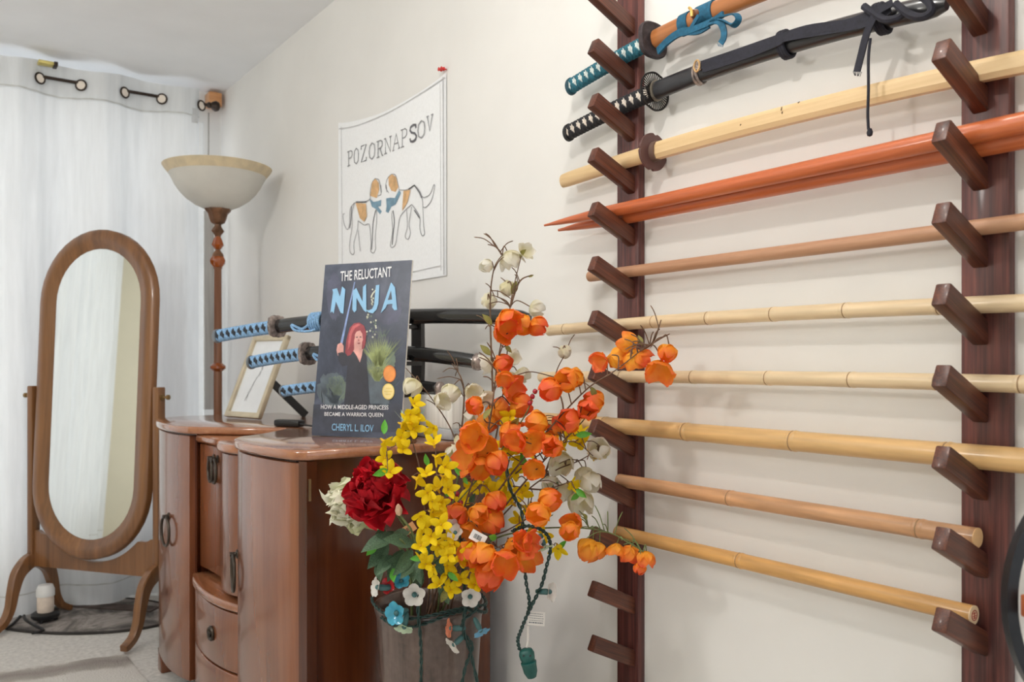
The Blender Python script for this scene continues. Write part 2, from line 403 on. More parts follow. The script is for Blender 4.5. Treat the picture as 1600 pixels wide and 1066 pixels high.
for k in range(4):
    for q in range(40):
        p = cor[k].lerp(cor[(k + 1) % 4], q / 40); e = .012 * noise.noise(V((q * .9, k * 7, 0)))
        rugpts.append((p.x + (e if k in (1, 3) else 0), p.y + (e if k in (0, 2) else 0)))
g.prism(rugpts, .0, .012, bev=.004)
solo('area_rug', g, M_rug, (-1.75, 1.85, 0), 'large cream shag rug with grey bands and a painted shadowy far edge in front of the mirror', 'rug')
m, nt, b = base_mat('mottled_mat')
n = noise_node(nt, 5, (1, 1, 1), detail=7, rough=.7, dist=.6)
c = ramp(nt, n.outputs['Fac'], [(.34, (48, 45, 44)), (.46, (116, 110, 106)), (.56, (164, 156, 150)), (.68, (120, 114, 110))])
nt.links.new(c, b.inputs['Base Color']); b.inputs['Roughness'].default_value = .9
mc = onZ(128, 962, 0)
g = MB(); MA = onZ(212, 978, 0); 
ov = []
wdir = (onZ(205, 1017, 0) - onZ(12, 1003, 0)).normalized(); ndir = V((wdir.y, -wdir.x, 0))
for k in range(64):
    a = 2 * pi * k / 64; q = mc + wdir * (.44 * cos(a)) + ndir * (.26 * sin(a)); ov.append((q.x, q.y))
g.prism(ov, 0.0, .007, bev=.002)
mat_o = thing('oval_mat', 'oval mottled grey floor mat under the standing mirror', 'mat', (mc.x, mc.y, 0))
part('mat_pad', g, m, mat_o)
g = MB(); g.tube([V((x, y, .006)) for x, y in ov], .006, 6, closed=True); part('dark_border', g, mat('mat_border', (52, 48, 46), .9), mat_o)
g = MB(); q = onZ(165, 952, 0)
g.prism([tuple((q + wdir * a_ + ndir * b2)[:2]) for a_, b2 in ((-.16, -.05), (.24, -.05), (.24, .03), (-.16, .03))], 0.0075, .012)  # thin dark brown rectangle near the floor behind the mirror legs
solo('dark_strip', g, mat('dark_strip', (74, 64, 60), .9, var=.35, scale=14), (q.x, q.y, .0075), 'flat dark brown strip behind the mirror legs', 'mat')
jp = onZ(71, 962, .03)
jar = thing('white_jar', 'white plastic jar with a domed lid on a black stand under the mirror', 'jar', (jp.x, jp.y, .007))
M_white = mat('white_plastic', (228, 228, 226), .4, var=.01); M_blk = mat('black_plastic', (24, 24, 26), .45)
g = MB(); g.lathe([(0, 0.037), (.031, .037), (.033, .05), (.033, .10), (.030, .104), (0, .104)], (jp.x, jp.y, 0.01), None, 24); part('jar_body', g, mat('jar_cream', (220, 205, 190), .5), jar)
g = MB(); g.lathe([(0, .104), (.036, .104), (.036, .13), (.028, .15), (0, .153)], (jp.x, jp.y, .01), None, 24); part('jar_lid', g, M_white, jar)
g = MB(); g.lathe([(0, .012), (.05, .012), (.055, .018), (.055, .03), (.046, .036), (0, .036)], (jp.x, jp.y, 0.01), None, 24)
for a in range(3):
    g.lathe([(.008, 0), (.008, .02)], (jp.x + .04 * cos(a * 2.1), jp.y + .04 * sin(a * 2.1), .007), None, 8)
part('jar_stand', g, M_blk, jar)
g = MB(); cpts = [onZ(px, py, .012) for px, py in ((2, 985), (20, 975), (40, 955), (60, 948), (92, 950), (100, 940), (70, 938), (45, 945), (38, 965), (55, 978), (68, 985), (50, 990))]
g.tube(spline(cpts, 8), .0055, 8)
solo('power_cable', g, M_blk, cpts[0], 'black electric cable coiled on the floor around the white jar', 'cable')
# ------------------------------------------------------------------ torchiere lamp
LX, LY = -0.251, 3.62
lamp = thing('floor_lamp', 'tall torchiere floor lamp with a white glass bowl shade and amber beads', 'floor lamp', (LX, LY, 0))
def lz(py): return onY(340, py, LY).z
ld = (V((LX, LY, HC)) - CAMP).dot(FW); sc_ = ld / F
M_lmetal = mat('lamp_bronze', (108, 76, 54), .38, metal=.45, var=.18, scale=25)
M_shade = mat('alabaster_glass', (232, 230, 224), .35, var=.02, scale=8, transl=.45, coat=.2)
M_rim = mat('amber_rim', (228, 214, 184), .35, var=.05, scale=20, transl=.35)
M_amber, nt, b = base_mat('amber_glass')
b.inputs['Base Color'].default_value = lin((170, 84, 22)); b.inputs['Roughness'].default_value = .08; b.inputs['Transmission Weight'].default_value = .45; b.inputs['Coat Weight'].default_value = .5
zt, zb = lz(262), lz(327)
H = zt - zb; R0 = 82 * sc_
pr = [(.20, 0.02), (.25, .0), (.42, .10), (.58, .24), (.70, .40), (.785, .56), (.83, .68), (.885, .80), (.96, .92), (1.0, 1.0)]
prof = [(R0 * r * (1 if i else .6), zb + H * z) for i, (r, z) in enumerate(pr)]
outer = prof[1:7]; 
def thick(p, t=.004): return [(0.001, p[0][1])] * 0 + p + [(max(.002, r - t), z + t * .4) for r, z in reversed(p)]
o_ = V((LX, LY, 0))
g = MB(); g.lathe([(.02, zb)] + thick([(R0 * r, zb + H * z) for r, z in pr[1:8]]) + [(.02, zb + .004)], o_, None, 56, cap=False); shd = part('lamp_shade', g, M_shade, lamp)
g = MB(); rp = thick([(R0 * r, zb + H * z) for r, z in pr[7:]]); g.lathe(rp + [rp[0]], o_, None, 56, cap=False); part('shade_rim', g, M_rim, shd)
rib = lambda a, z: 1 + .07 * cos(8 * a)
def px_r(p): return p * sc_
z = lz
g = MB(); g.lathe([(0, z(326)), (px_r(19), z(326)), (px_r(19), z(329)), (px_r(14.5), z(334)), (px_r(12), z(343)), (px_r(10), z(348)), (px_r(5), z(351))], o_, None, 32, rib=rib); part('shade_cup', g, M_lmetal, lamp)
g = MB(); g.lathe([(px_r(5), z(351)), (px_r(5), z(354)), (px_r(9.5), z(361)), (px_r(5), z(367)), (px_r(4), z(370))], o_, None, 24, rib=rib); part('stem_collar', g, M_lmetal, lamp)
g = MB(); g.lathe([(px_r(4), z(370)), (px_r(6), z(374)), (px_r(9), z(383)), (px_r(5), z(389)), (px_r(3.5), z(390))], o_, None, 24, rib=rib); part('amber_bead', g, M_amber, lamp)
g = MB(); g.lathe([(px_r(3.5), z(390)), (px_r(4), z(392)), (px_r(8), z(397)), (px_r(9), z(401))], o_, None, 24); part('stem_collar', g, M_lmetal, lamp)
g = MB(); g.lathe([(px_r(8), z(400)), (px_r(11.5), z(407)), (px_r(10.5), z(412)), (px_r(6), z(418))], o_, None, 24, rib=rib); part('amber_bead', g, M_amber, lamp)
g = MB(); g.lathe([(px_r(5.5), z(417)), (px_r(7), z(419)), (px_r(5.5), z(421)), (px_r(6.3), z(575)), (px_r(6.5), z(578))], o_, None, 20); g.lathe([(px_r(6.5), .66), (px_r(6.0), .05)], o_, None, 20)
g.lathe([(px_r(6.4), z(574)), (px_r(6.4), .60)], o_, None, 20)
part('pole', g, wood('lamp_pole', (84, 52, 36), (120, 78, 54), (142, 96, 68), axis=2, rough=.4), lamp)
g = MB(); g.lathe([(px_r(6), z(567)), (px_r(12), z(572)), (px_r(12), z(576)), (px_r(6), z(581))], o_, None, 24); part('amber_ring', g, M_amber, lamp)
g = MB(); g.lathe([(0, 0), (.12, 0), (.122, .012), (.105, .025), (.05, .04), (.03, .065), (.02, .08), (0, .08)], o_, None, 36); part('lamp_base', g, M_lmetal, lamp)
# ------------------------------------------------------------------ cheval mirror
FA, FB_, FC = onZ(12, 1003, 0), onZ(118, 965, 0), onZ(205, 1017, 0)
MW = (FC - FA); MW.z = 0; sepn = MW.length; MW.normalize(); MN = V((MW.y, -MW.x, 0))      # MN faces the camera side
if MN.dot(CAMP - FA) < 0: MN = -MN
turn = Matrix.Rotation(radians(-7.5), 3, 'Z'); MW = turn @ MW; MN = turn @ MN
halfd = abs((FA - FB_).dot(MN)) / 2
MO = (FA + FC) / 2 - MN * halfd; MO.z = 0
def ML(px, py):
    p = onP(px, py, MO, MN); return (p - MO).dot(MW), p.z
def MP(u, z, n=0.0): return MO + MW * u + MN * n + V((0, 0, z))
mir = thing('standing_mirror', 'brown wooden standing cheval mirror with rounded ends in front of the curtain', 'mirror', MO)
M_oak = wood('mirror_oak', (92, 60, 35), (124, 83, 49), (146, 101, 62), axis=2, scale=5, rough=.32, coat=.35)
uL, _ = ML(60, 560); uR, _ = ML(240, 560); _, zT = ML(150, 357); _, zB = ML(150, 872)
uc = (uL + uR) / 2; Wd = (uR - uL) / 2
tiltM = Matrix.Rotation(radians(-3.0), 3, MW)      # leans back a little at the top
zc = (zT + zB) / 2
def MF(u, z, n=0.0):
    return MP(uc, zc) + tiltM @ (MW * u + V((0, 0, z - zc)) + MN * n)
def stadium(r, n=20):
    h = (zT - zB) / 2 - Wd; ry = 1.0
    return [(r * cos(pi * k / n), zc + h + r * ry * sin(pi * k / n)) for k in range(n + 1)] + [(-r * cos(pi * k / n), zc - h - r * ry * sin(pi * k / n)) for k in range(n + 1)]
rings = [(Wd, -.016), (Wd, .010), (Wd - .006, .016), (Wd - .036, .020), (Wd - .046, .016), (Wd - .072, .006), (Wd - .078, .003), (Wd - .078, -.016)]
sts = [[MF(u, z_, n_) for u, z_ in stadium(r)] for r, n_ in rings]
g = MB(); k = len(sts[0]); vs_ = [p for s in sts for p in s]; fs_ = []
for i in range(len(rings)):
    for q in range(k): fs_.append((i * k + q, i * k + (q + 1) % k, ((i + 1) % len(rings)) * k + (q + 1) % k, ((i + 1) % len(rings)) * k + q))
g.add(vs_, fs_); part('mirror_frame', g, M_oak, mir, 50)
M_glass, nt, b = base_mat('mirror_glass'); b.inputs['Base Color'].default_value = (.86, .88, .86, 1); b.inputs['Metallic'].default_value = 1; b.inputs['Roughness'].default_value = .015
g = MB(); st = stadium(Wd - .079); f0 = [MF(u, z_, .002) for u, z_ in st]; f1 = [MF(u, z_, -.004) for u, z_ in st]; k = len(f0)
g.add(f0 + f1, [tuple(range(k)), tuple(range(2 * k - 1, k - 1, -1))] + [(i, (i + 1) % k, k + (i + 1) % k, k + i) for i in range(k)])
part('mirror_glass', g, M_glass, mir)
g = MB(); st = stadium(Wd - .01); f0 = [MF(u, z_, -.017) for u, z_ in st]; f1 = [MF(u, z_, -.021) for u, z_ in st]
g.add(f0 + f1, [tuple(range(k)), tuple(range(2 * k - 1, k - 1, -1))] + [(i, (i + 1) % k, k + (i + 1) % k, k + i) for i in range(k)]); part('back_panel', g, M_oak, mir)
R3 = Matrix((MW, MN, V((0, 0, 1)))).transposed()
sx = sepn / 2; ptop = ML(52, 603)[1]
ub = Wd + .026
for s_ in (-1, 1):
    g = MB(); a = MP(uc + s_ * (ub), ptop - .0); b_ = MP(uc + s_ * (ub + .0), .265)
    R_ = R3
    g.box((a + b_) / 2, .028, .042, ptop - .265, R3, bev=.004); po = part('post', g, M_oak, mir)
    kb = MB(); c = MP(uc + s_ * (ub + .014), ptop - .04); kb.lathe([(.012, 0), (.012, .004), (.004, .006), (.004, .022), (.010, .026), (.010, .034), (0, .036)], c, frame_to(MW * s_), 16)
    part('brass_knob', kb, mat('aged_brass', (150, 124, 84), .35, metal=.8) if 'aged_brass' not in bpy.data.materials else bpy.data.materials['aged_brass'], po)
    for f_ in (-1, 1):
        g = MB()
        path = [(0.0, .275, .085), (.035, .262, .085), (.075, .225, .075), (.098, .16, .058), (.112, .098, .046), (halfd * .8, .052, .040), (halfd, .028, .038), (halfd + .018, .024, .030)]
        pts = spline([MP(uc + s_ * ub, z_, f_ * n_) for n_, z_, _ in path], 5)
        wd = []
        for i in range(len(pts)):
            t_ = i / 5; a_ = int(min(t_, len(path) - 2)); wd.append(path[a_][2] + (path[min(a_ + 1, len(path) - 1)][2] - path[a_][2]) * (t_ - a_))
        secc = [(-.015, -.5), (-.011, -.5), (.011, -.5), (.015, -.42), (.015, .42), (.011, .5), (-.011, .5), (-.015, .42)]
        g.sweep(pts, secc, [(1.0, x * .72) for x in wd], MW.cross(pts[1] - pts[0]), True)
        part('leg', g, M_oak, mir)
# cross board whose top edge follows the mirror
z0 = ML(150, 893)[1]; zs = ML(240, 843)[1]; n_ = 30; out = []
hB = zc - ((zT - zB) / 2 - Wd)
for i in range(n_ + 1):
    u = -ub + .012 + (2 * ub - .024) * i / n_
    zarc = hB - sqrt(max(0, (Wd + .014) ** 2 - u * u)) if abs(u) < Wd + .01 else zs
    out.append((u, min(zs - (.012 if abs(u) < Wd - .02 else 0), max(z0 + .028, zarc))))
pl = [(ub - .012, z0), (-ub + .012, z0)]
g = MB(); MX = Matrix((MW, V((0, 0, 1)), MN)).transposed()
g.prism(out + pl, -.010, .010, MX, MP(uc, 0)); part('cross_board', g, M_oak, mir)
# ------------------------------------------------------------------ dresser with curved fronts
ZT = 0.896
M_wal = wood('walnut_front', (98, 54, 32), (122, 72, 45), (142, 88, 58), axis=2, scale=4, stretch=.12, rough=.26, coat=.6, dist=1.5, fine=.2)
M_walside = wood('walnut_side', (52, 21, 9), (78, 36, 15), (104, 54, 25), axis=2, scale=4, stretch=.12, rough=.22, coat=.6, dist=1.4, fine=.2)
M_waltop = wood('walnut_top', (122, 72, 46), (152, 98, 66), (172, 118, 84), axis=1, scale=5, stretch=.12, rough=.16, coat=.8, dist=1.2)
M_seam = mat('dark_seam', (48, 24, 12), .5)
drs = thing('dresser', 'glossy walnut sideboard with curved door fronts against the white wall', 'sideboard', (-.33, 2.62, 0))
BK = -.065
near_front = spline([(-.572, 1.868, 0), (-.600, 1.905, 0), (-.618, 1.99, 0), (-.627, 2.10, 0), (-.624, 2.20, 0), (-.606, 2.29, 0), (-.572, 2.345, 0)], 5)
near_in = spline([(-.572, 2.345, 0), (-.52, 2.38, 0), (-.44, 2.46, 0), (-.36, 2.555, 0)], 5)
far_in = spline([(-.36, 2.585, 0), (-.44, 2.645, 0), (-.53, 2.735, 0), (-.587, 2.80, 0)], 5)
far_front = spline([(-.587, 2.80, 0), (-.606, 2.87, 0), (-.615, 2.98, 0), (-.606, 3.12, 0), (-.575, 3.26, 0), (-.52, 3.345, 0), (-.44, 3.39, 0)], 5)
def xy(p): return (p[0], p[1])
top_out = [(BK, 1.868)] + [xy(p) for p in near_front] + [xy(p) for p in near_in[1:]] + [xy(p) for p in far_in] + [xy(p) for p in far_front[1:]] + [(BK, 3.39)]
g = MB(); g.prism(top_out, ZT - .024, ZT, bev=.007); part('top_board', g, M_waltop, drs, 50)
def shrink(pts, d):
    out = []
    for i, p in enumerate(pts):
        a = pts[max(i - 1, 0)]; b = pts[min(i + 1, len(pts) - 1)]; t = V((b[0] - a[0], b[1] - a[1], 0)).normalized()
        nrm = V((t.y, -t.x, 0))
        out.append(V((p[0], p[1], 0)) + nrm * d)
    return out
ZB = .085
# near wing: side panel, curved door; far wing likewise
nf = shrink(near_front, .010); nfi = shrink(near_front, .030)
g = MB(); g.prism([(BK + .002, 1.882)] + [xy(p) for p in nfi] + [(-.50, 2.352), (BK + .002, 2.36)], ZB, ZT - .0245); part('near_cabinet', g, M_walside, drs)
g = MB(); g.prism([xy(p) for p in nf[1:]] + [xy(p) for p in nfi[1:][::-1]], ZB + .005, ZT - .030, bev=.003); dn = part('near_door', g, M_wal, drs, 50)
g = MB(); g.prism([(-.572, 1.872), (-.585, 1.888), (-.573, 1.902), (-.548, 1.905), (-.548, 1.872)], ZB, ZT - .026); part('corner_strip', g, M_walside, drs)
g = MB(); g.box((-.562, 1.8705, .79), .006, .003, .045); g.box((-.562, 1.8705, .19), .006, .003, .045)
part('hinge_leaf', MB().box((-.5655, 1.8705, .805), .005, .004, .05), mat('hinge_brass', (150, 126, 92), .35, metal=.8), dn)
ff = shrink(far_front, .010); ffi = shrink(far_front, .030)
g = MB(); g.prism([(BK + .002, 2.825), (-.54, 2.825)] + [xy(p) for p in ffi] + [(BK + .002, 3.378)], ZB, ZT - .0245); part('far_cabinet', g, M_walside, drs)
g = MB(); g.prism([xy(p) for p in ff[1:-4]] + [xy(p) for p in ffi[1:-4][::-1]], ZB + .005, ZT - .030, bev=.003); df_ = part('far_door', g, M_wal, drs, 50)
# feet
for x, y in ((-.56, 1.95), (-.12, 1.92), (-.55, 3.22), (-.12, 3.33)):
    g = MB(); g.box((x, y, ZB / 2), .05, .05, ZB, bev=.006); part('foot', g, M_wal, drs)
# lower middle top, bow doors and drawers
mid = spline([(-.560, 2.335, 0), (-.588, 2.40, 0), (-.592, 2.47, 0), (-.578, 2.54, 0), (-.556, 2.61, 0), (-.552, 2.70, 0), (-.560, 2.815, 0)], 6)
g = MB(); g.prism([(BK + .004, 2.345)] + [xy(p) for p in mid] + [(BK + .004, 2.815)], ZT - .052, ZT - .026, bev=.008); part('middle_top', g, M_waltop, drs, 50)
md = shrink(mid, .014); mdi = shrink(mid, .034)
g = MB(); g.prism([(BK + .004, 2.362)] + [xy(p) for p in mdi[3:-1]] + [(BK + .004, 2.815)], .445, ZT - .053); part('middle_cabinet', g, M_walside, drs)
h = 29
for nm, seg in (('bow_door', range(2, h)), ('bow_door', range(h, len(md)))):
    a = [xy(md[i]) for i in seg]; b_ = [xy(mdi[i]) for i in seg][::-1]
    if seg.start == h:
        t0 = V(md[h]) - V(md[h - 1]); a[0] = xy(V(md[h]) ); 
    else:
        a.append(xy(V(md[h - 1]).lerp(V(md[h]), .82))); b_.insert(0, xy(V(mdi[h - 1]).lerp(V(mdi[h]), .82)))
    g = MB(); g.prism(a + b_, .450, ZT - .056, bev=.002); part(nm, g, M_wal, drs, 50)
dr = spline([(-.560, 2.33, 0), (-.590, 2.42, 0), (-.604, 2.52, 0), (-.604, 2.62, 0), (-.592, 2.73, 0), (-.570, 2.815, 0)], 6)
g = MB(); g.prism([(BK + .006, 2.350)] + [xy(p) for p in dr] + [(BK + .006, 2.815)], .408, .432, bev=.007); part('shelf_board', g, M_waltop, drs, 50)
d1 = shrink(dr, .008); d2 = shrink(dr, .028)
g = MB(); g.prism([(BK + .006, 2.362)] + [xy(p) for p in d2[1:]] + [(BK + .006, 2.81)], .06, .4075); part('drawer_case', g, M_seam, drs)
M_pull = mat('antique_brass', (74, 66, 58), .4, metal=.75, var=.2)
def dmid(y, pts):
    for i in range(len(pts) - 1):
        if pts[i][1] <= y <= pts[i + 1][1]:
            t = (y - pts[i][1]) / (pts[i + 1][1] - pts[i][1]); p = V(pts[i]).lerp(V(pts[i + 1]), t); tg = (V(pts[i + 1]) - V(pts[i])); tg.z = 0; tg.normalize()
            return V((p[0], p[1], 0)), V((-tg.y, tg.x, 0))
    return V(pts[0][:2] + (0,)) if 0 else V((pts[-1][0], pts[-1][1], 0)), V((-1, 0, 0))
for za, zb_ in ((.238, .402), (.070, .232)):
    g = MB(); g.prism([xy(p) for p in d1[1:]] + [xy(p) for p in d2[1:][::-1]], za, zb_, bev=.003); dw = part('drawer', g, M_wal, drs, 50)
    p, nr = dmid(2.52, d1); k = MB(); zc_ = (za + zb_) / 2
    k.lathe([(0, 0), (.021, 0), (.022, .004), (.019, .008), (.014, .006), (.012, .003), (.009, .004), (.008, .010), (.005, .012), (0, .012)], p + V((0, 0, zc_)), frame_to(nr), 24)
    part('drawer_pull', k, M_pull, dw)
def ring_pull(p, nr, z, parent, r=.044, hgt=None):
    tg = V((-nr.y, nr.x, 0)); c = p + V((0, 0, z)) + nr * .012
    g = MB(); g.lathe([(0, 0), (.012, 0), (.012, .003), (.006, .006), (.006, .020), (0, .020)], p + V((0, 0, z + (hgt or r))), frame_to(nr), 16)
    pts = [c + tg * (r * cos(2 * pi * q / 36)) + V((0, 0, (hgt or r) * sin(2 * pi * q / 36))) for q in range(36)]
    g.tube(pts, .0048, 8, closed=True); part('ring_handle', g, M_pull, parent)
p, nr = dmid(2.965, ff); ring_pull(p, nr, .545, df_, .046, .048)
p, nr = dmid(2.27, nf); ring_pull(p, nr, .545, dn, .044, .048)
doors = [o for o in bpy.data.objects if o.name.startswith('bow_door')]
p, nr = V(md[h - 1]), V((-1, .12, 0)).normalized(); p = V((p[0], p[1], 0))
ring_pull(p + V((0, -.012, 0)), nr, .768, doors[0], .036)
ring_pull(p + V((0, .028, 0)), nr, .768, doors[1], .036)
# ------------------------------------------------------------------ display board (big book cover) leaning on the sword stand
BL = onZ(487, 680.5, ZT + .0015); BR = P(625.5, 687, (HC - ZT) * F / (687 - HY)); BR.z = ZT + .0015
bx = (BR - BL); BWd = bx.length; bx.normalize()
best = None
for k in range(200):
    d = 2.36 + k * .0015; q = P(508, 414, d); e = abs((q - BL).normalized().dot(bx))
    if best is None or e < best[0]: best = (e, q)
by = (best[1] - BL); by = (by - bx * by.dot(bx)); BHt = by.length; by.normalize(); bn = bx.cross(by)
if bn.dot(CAMP - BL) < 0: bn = -bn
board = thing('display_board', 'dark blue cardboard book-cover display with white and light blue lettering leaning on the dresser top', 'display board', (BL + BR) / 2)
M_cover, nt, b = base_mat('cover_print')
n = noise_node(nt, 7, (1, 1, 1), detail=7, rough=.65, dist=.4)
c = ramp(nt, n.outputs['Fac'], [(.3, (50, 56, 70)), (.5, (66, 73, 90)), (.66, (88, 95, 114))])
nt.links.new(c, b.inputs['Base Color']); b.inputs['Roughness'].default_value = .35; b.inputs['Specular IOR Level'].default_value = .4
M_edge = mat('foam_edge', (226, 222, 214), .8)
M_navy = mat('cover_navy', (58, 62, 78), .4, var=.05, scale=6)
th = .006
def BP(u, v, o=0.0): return BL + bx * (BWd * u) + by * (BHt * v) + bn * o
g = MB()
q = [BP(0, 0), BP(1, 0), BP(1, 1), BP(0, 1)]; q2 = [p - bn * th for p in q]
g.add(q, [(0, 1, 2, 3)], 0); g.add(q2, [(3, 2, 1, 0)], 1)
g.add(q + q2, [(0, 4, 5, 1), (1, 5, 6, 2), (2, 6, 7, 3), (3, 7, 4, 0)], 1)
part('cover', g, [M_cover, M_edge], board)
def C7(x, y, lay=1):
    p = onP(480 + x / 3.556, 390 + y / 3.553, BL, bn); return p + bn * (.00035 * lay)
def poly(mb, pts, lay=1, mi=0):
    mb.add([C7(x, y, lay) for x, y in pts], [tuple(range(len(pts)))], mi)
art_cols = [('print_navy', (60, 65, 80)), ('print_haze', (86, 98, 108)), ('print_bush', (104, 120, 106)), ('print_grass', (158, 170, 112)), ('print_blade', (136, 158, 206)), ('print_skin', (222, 164, 156)), ('print_hair', (146, 58, 68)), ('print_dress', (46, 48, 60)), ('print_hairlight', (186, 92, 96)), ('print_leaf', (206, 208, 188)), ('print_violet', (74, 78, 100))]
AM = []
for nme, cc in art_cols: AM.append(mat(nme, cc, .4, var=.14, scale=26))
g = MB()
def blob(cx, cy, rx, ry, lay, mi, seed, rough=.12, n=40):
    poly(g, [(cx + rx * cos(2 * pi * k / n) * (1 + rough * noise.noise(V((k * .9, seed, 0)))), cy + ry * sin(2 * pi * k / n) * (1 + rough * noise.noise(V((k * .9, seed, 3))))) for k in range(n)], lay, mi)
poly(g, [(36, 860), (520, 855), (512, 1012), (24, 1022)], 1, 0)      # plain lower band
blob(150, 260, 42, 130, .6, 10, 4.2, .25); blob(450, 330, 70, 90, .6, 10, 5.2, .3)
rs = random.Random(5)
def tuft(cx, cy, n, ln, spread, mi, lay, wd=3):
    for k in range(n):
        a = rs.uniform(-spread, spread); L = ln * rs.uniform(.55, 1); x0 = cx + rs.uniform(-1, 1) * wd * 9; y0 = cy + rs.uniform(-14, 14)
        tx = x0 + sin(a) * L; ty = y0 - cos(a) * L
        poly(g, [(x0 - wd * .6, y0), (x0 + wd * .6, y0), (tx, ty)], lay, mi)
blob(395, 640, 75, 210, .8, 10, 9.9, .3); blob(400, 720, 88, 175, 1.0, 1, 9.1, .25); blob(430, 610, 60, 80, 1.2, 2, 1.0, .3); blob(140, 780, 85, 95, 1.2, 1, 2.0, .3); blob(165, 770, 58, 70, 1.4, 2, 3.3, .35)
tuft(400, 640, 170, 190, .75, 3, 2, 2.4); tuft(390, 720, 90, 160, .8, 3, 1.95, 2.2); tuft(150, 850, 130, 150, .8, 1, 2.1, 2.6); tuft(170, 800, 60, 120, .9, 2, 2.15, 2.4); tuft(440, 600, 60, 130, 1.1, 2, 1.9, 2.6); tuft(150, 800, 70, 90, 1.2, 1, 2.1, 2.6); tuft(400, 700, 70, 110, .9, 2, 1.8, 4); tuft(160, 760, 60, 80, .9, 1, 2, 4); tuft(460, 760, 60, 90, .8, 1, 1.9, 3); tuft(420, 480, 14, 70, .7, 2, 2, 3)
for k in range(26):
    x = 350 + rs.uniform(-26, 34); y = 330 + k * 6 + rs.uniform(-8, 8); poly(g, [(x, y - 7), (x + 6, y), (x, y + 7), (x - 6, y)], 2.2, 9 if k % 2 else 2)
for k in range(14):
    x = 372 + rs.uniform(-16, 12); y = 215 + k * 7; poly(g, [(x, y - 6), (x + 5, y), (x, y + 6), (x - 5, y)], 2.2, 9)
poly(g, [(184, 524), (198, 524), (243, 300), (268, 182), (262, 180), (236, 300)], 3, 4)                       # sword
poly(g, [(164, 560), (170, 528), (190, 516), (204, 535), (203, 575), (190, 585), (172, 590)], 3.2, 5)           # hands
poly(g, [(172, 575), (198, 570), (228, 590), (232, 640), (196, 650), (176, 620)], 3.4, 7)                        # raised sleeve
poly(g, [(228, 590), (262, 560), (310, 560), (330, 590), (334, 660), (342, 760), (350, 870), (206, 870), (216, 760), (222, 680)], 3.6, 7)
poly(g, [(246, 548), (262, 470), (302, 470), (312, 548), (305, 590), (294, 628), (276, 590)], 3.9, 5)           # neck and chest
poly(g, [(212, 572), (220, 500), (238, 436), (262, 410), (292, 406), (318, 424), (330, 462), (326, 520), (318, 548), (304, 556), (308, 500), (296, 452), (272, 462), (262, 506), (262, 556), (244, 585), (226, 592)], 4.3, 6)
poly(g, [(266, 474), (276, 456), (296, 450), (308, 468), (311, 500), (304, 528), (290, 541), (276, 534), (267, 510)], 4.6, 5)  # face
poly(g, [(234, 470), (254, 426), (284, 412), (300, 418), (268, 436), (250, 470), (238, 540), (226, 560)], 4.9, 8)
poly(g, [(272, 486), (284, 484), (284, 489), (273, 491)], 5, 7); poly(g, [(293, 484), (304, 484), (304, 489), (293, 489)], 5, 7); poly(g, [(280, 519), (298, 517), (294, 525), (284, 525)], 5, 6); poly(g, [(287, 496), (293, 508), (285, 509)], 5, 8)
part('cover_picture', g, AM, board)
M_pw = mat('print_white', (232, 234, 238), .45, var=.01); M_pb = mat('print_skyblue', (140, 190, 226), .45, var=.03)
def wr(name, body, a, b_, c_, m, bold):
    g = MB(); put_text(g, body, C7(*a, 6), C7(*b_, 6), C7(*c_, 6), V((0, 0, 0)), bold); part(name, g, m, board)
wr('title_line', 'THE RELUCTANT', (186, 178), (470, 152), (188, 122), M_pw, .012)
wr('subtitle_line', 'HOW A MIDDLE-AGED PRINCESS', (78, 886), (453, 890), (79, 862), M_pw, .008)
wr('subtitle_line', 'BECAME A WARRIOR QUEEN', (98, 928), (424, 934), (99, 903), M_pw, .008)
wr('author_line', 'CHERYL L. ILOV', (138, 1005), (370, 1014), (140, 966), M_pb, .012)
g = MB()
poly(g, [(131, 352), (146, 238), (142, 222), (168, 216), (184, 262), (190, 240), (196, 205), (214, 222), (203, 358), (188, 352), (162, 290), (150, 356), (140, 345)], 6)
poly(g, [(253, 335), (256, 230), (275, 214), (310, 290), (312, 208), (330, 192), (331, 350), (316, 338), (277, 270), (276, 338), (264, 350)], 6)
poly(g, [(384, 200), (404, 196), (398, 300), (388, 334), (366, 356), (344, 350), (324, 336), (346, 338), (364, 330), (374, 306)], 6)
poly(g, [(410, 355), (428, 300), (466, 188), (470, 184), (490, 210), (502, 336), (486, 338), (474, 322), (476, 302), (446, 306), (438, 326), (424, 340)], 6)
poly(g, [(450, 282), (474, 278), (468, 228)], 6.6, 1)
part('title_word', g, [M_pb, M_navy], board)
for (cx, cy, rx, ry, col, rim, nm) in ((460, 690, 35, 47, (232, 150, 74), (214, 120, 50), 'orange'), (453, 789, 34, 45, (240, 220, 150), (226, 200, 110), 'pale yellow')):
    g = MB(); N = 40
    for k_, (s_, lay) in enumerate(((1, 6), (.86, 6.5))):
        g.add([C7(cx + rx * s_ * cos(2 * pi * k / N), cy + ry * s_ * sin(2 * pi * k / N), lay) for k in range(N)], [tuple(range(N))], 1 - k_)
    if nm != 'orange':
        for dy, l in ((-18, 13), (0, 22), (16, 14)):
            poly(g, [(cx - l, cy + dy - 2), (cx + l, cy + dy - 2), (cx + l, cy + dy + 2), (cx - l, cy + dy + 2)], 7, 1)
    part('round_seal', g, [mat('seal_' + nm.replace(' ', '_'), col, .4), mat('seal_rim_' + nm.replace(' ', '_'), rim, .4)], board, label=nm + ' round seal printed on the cover')
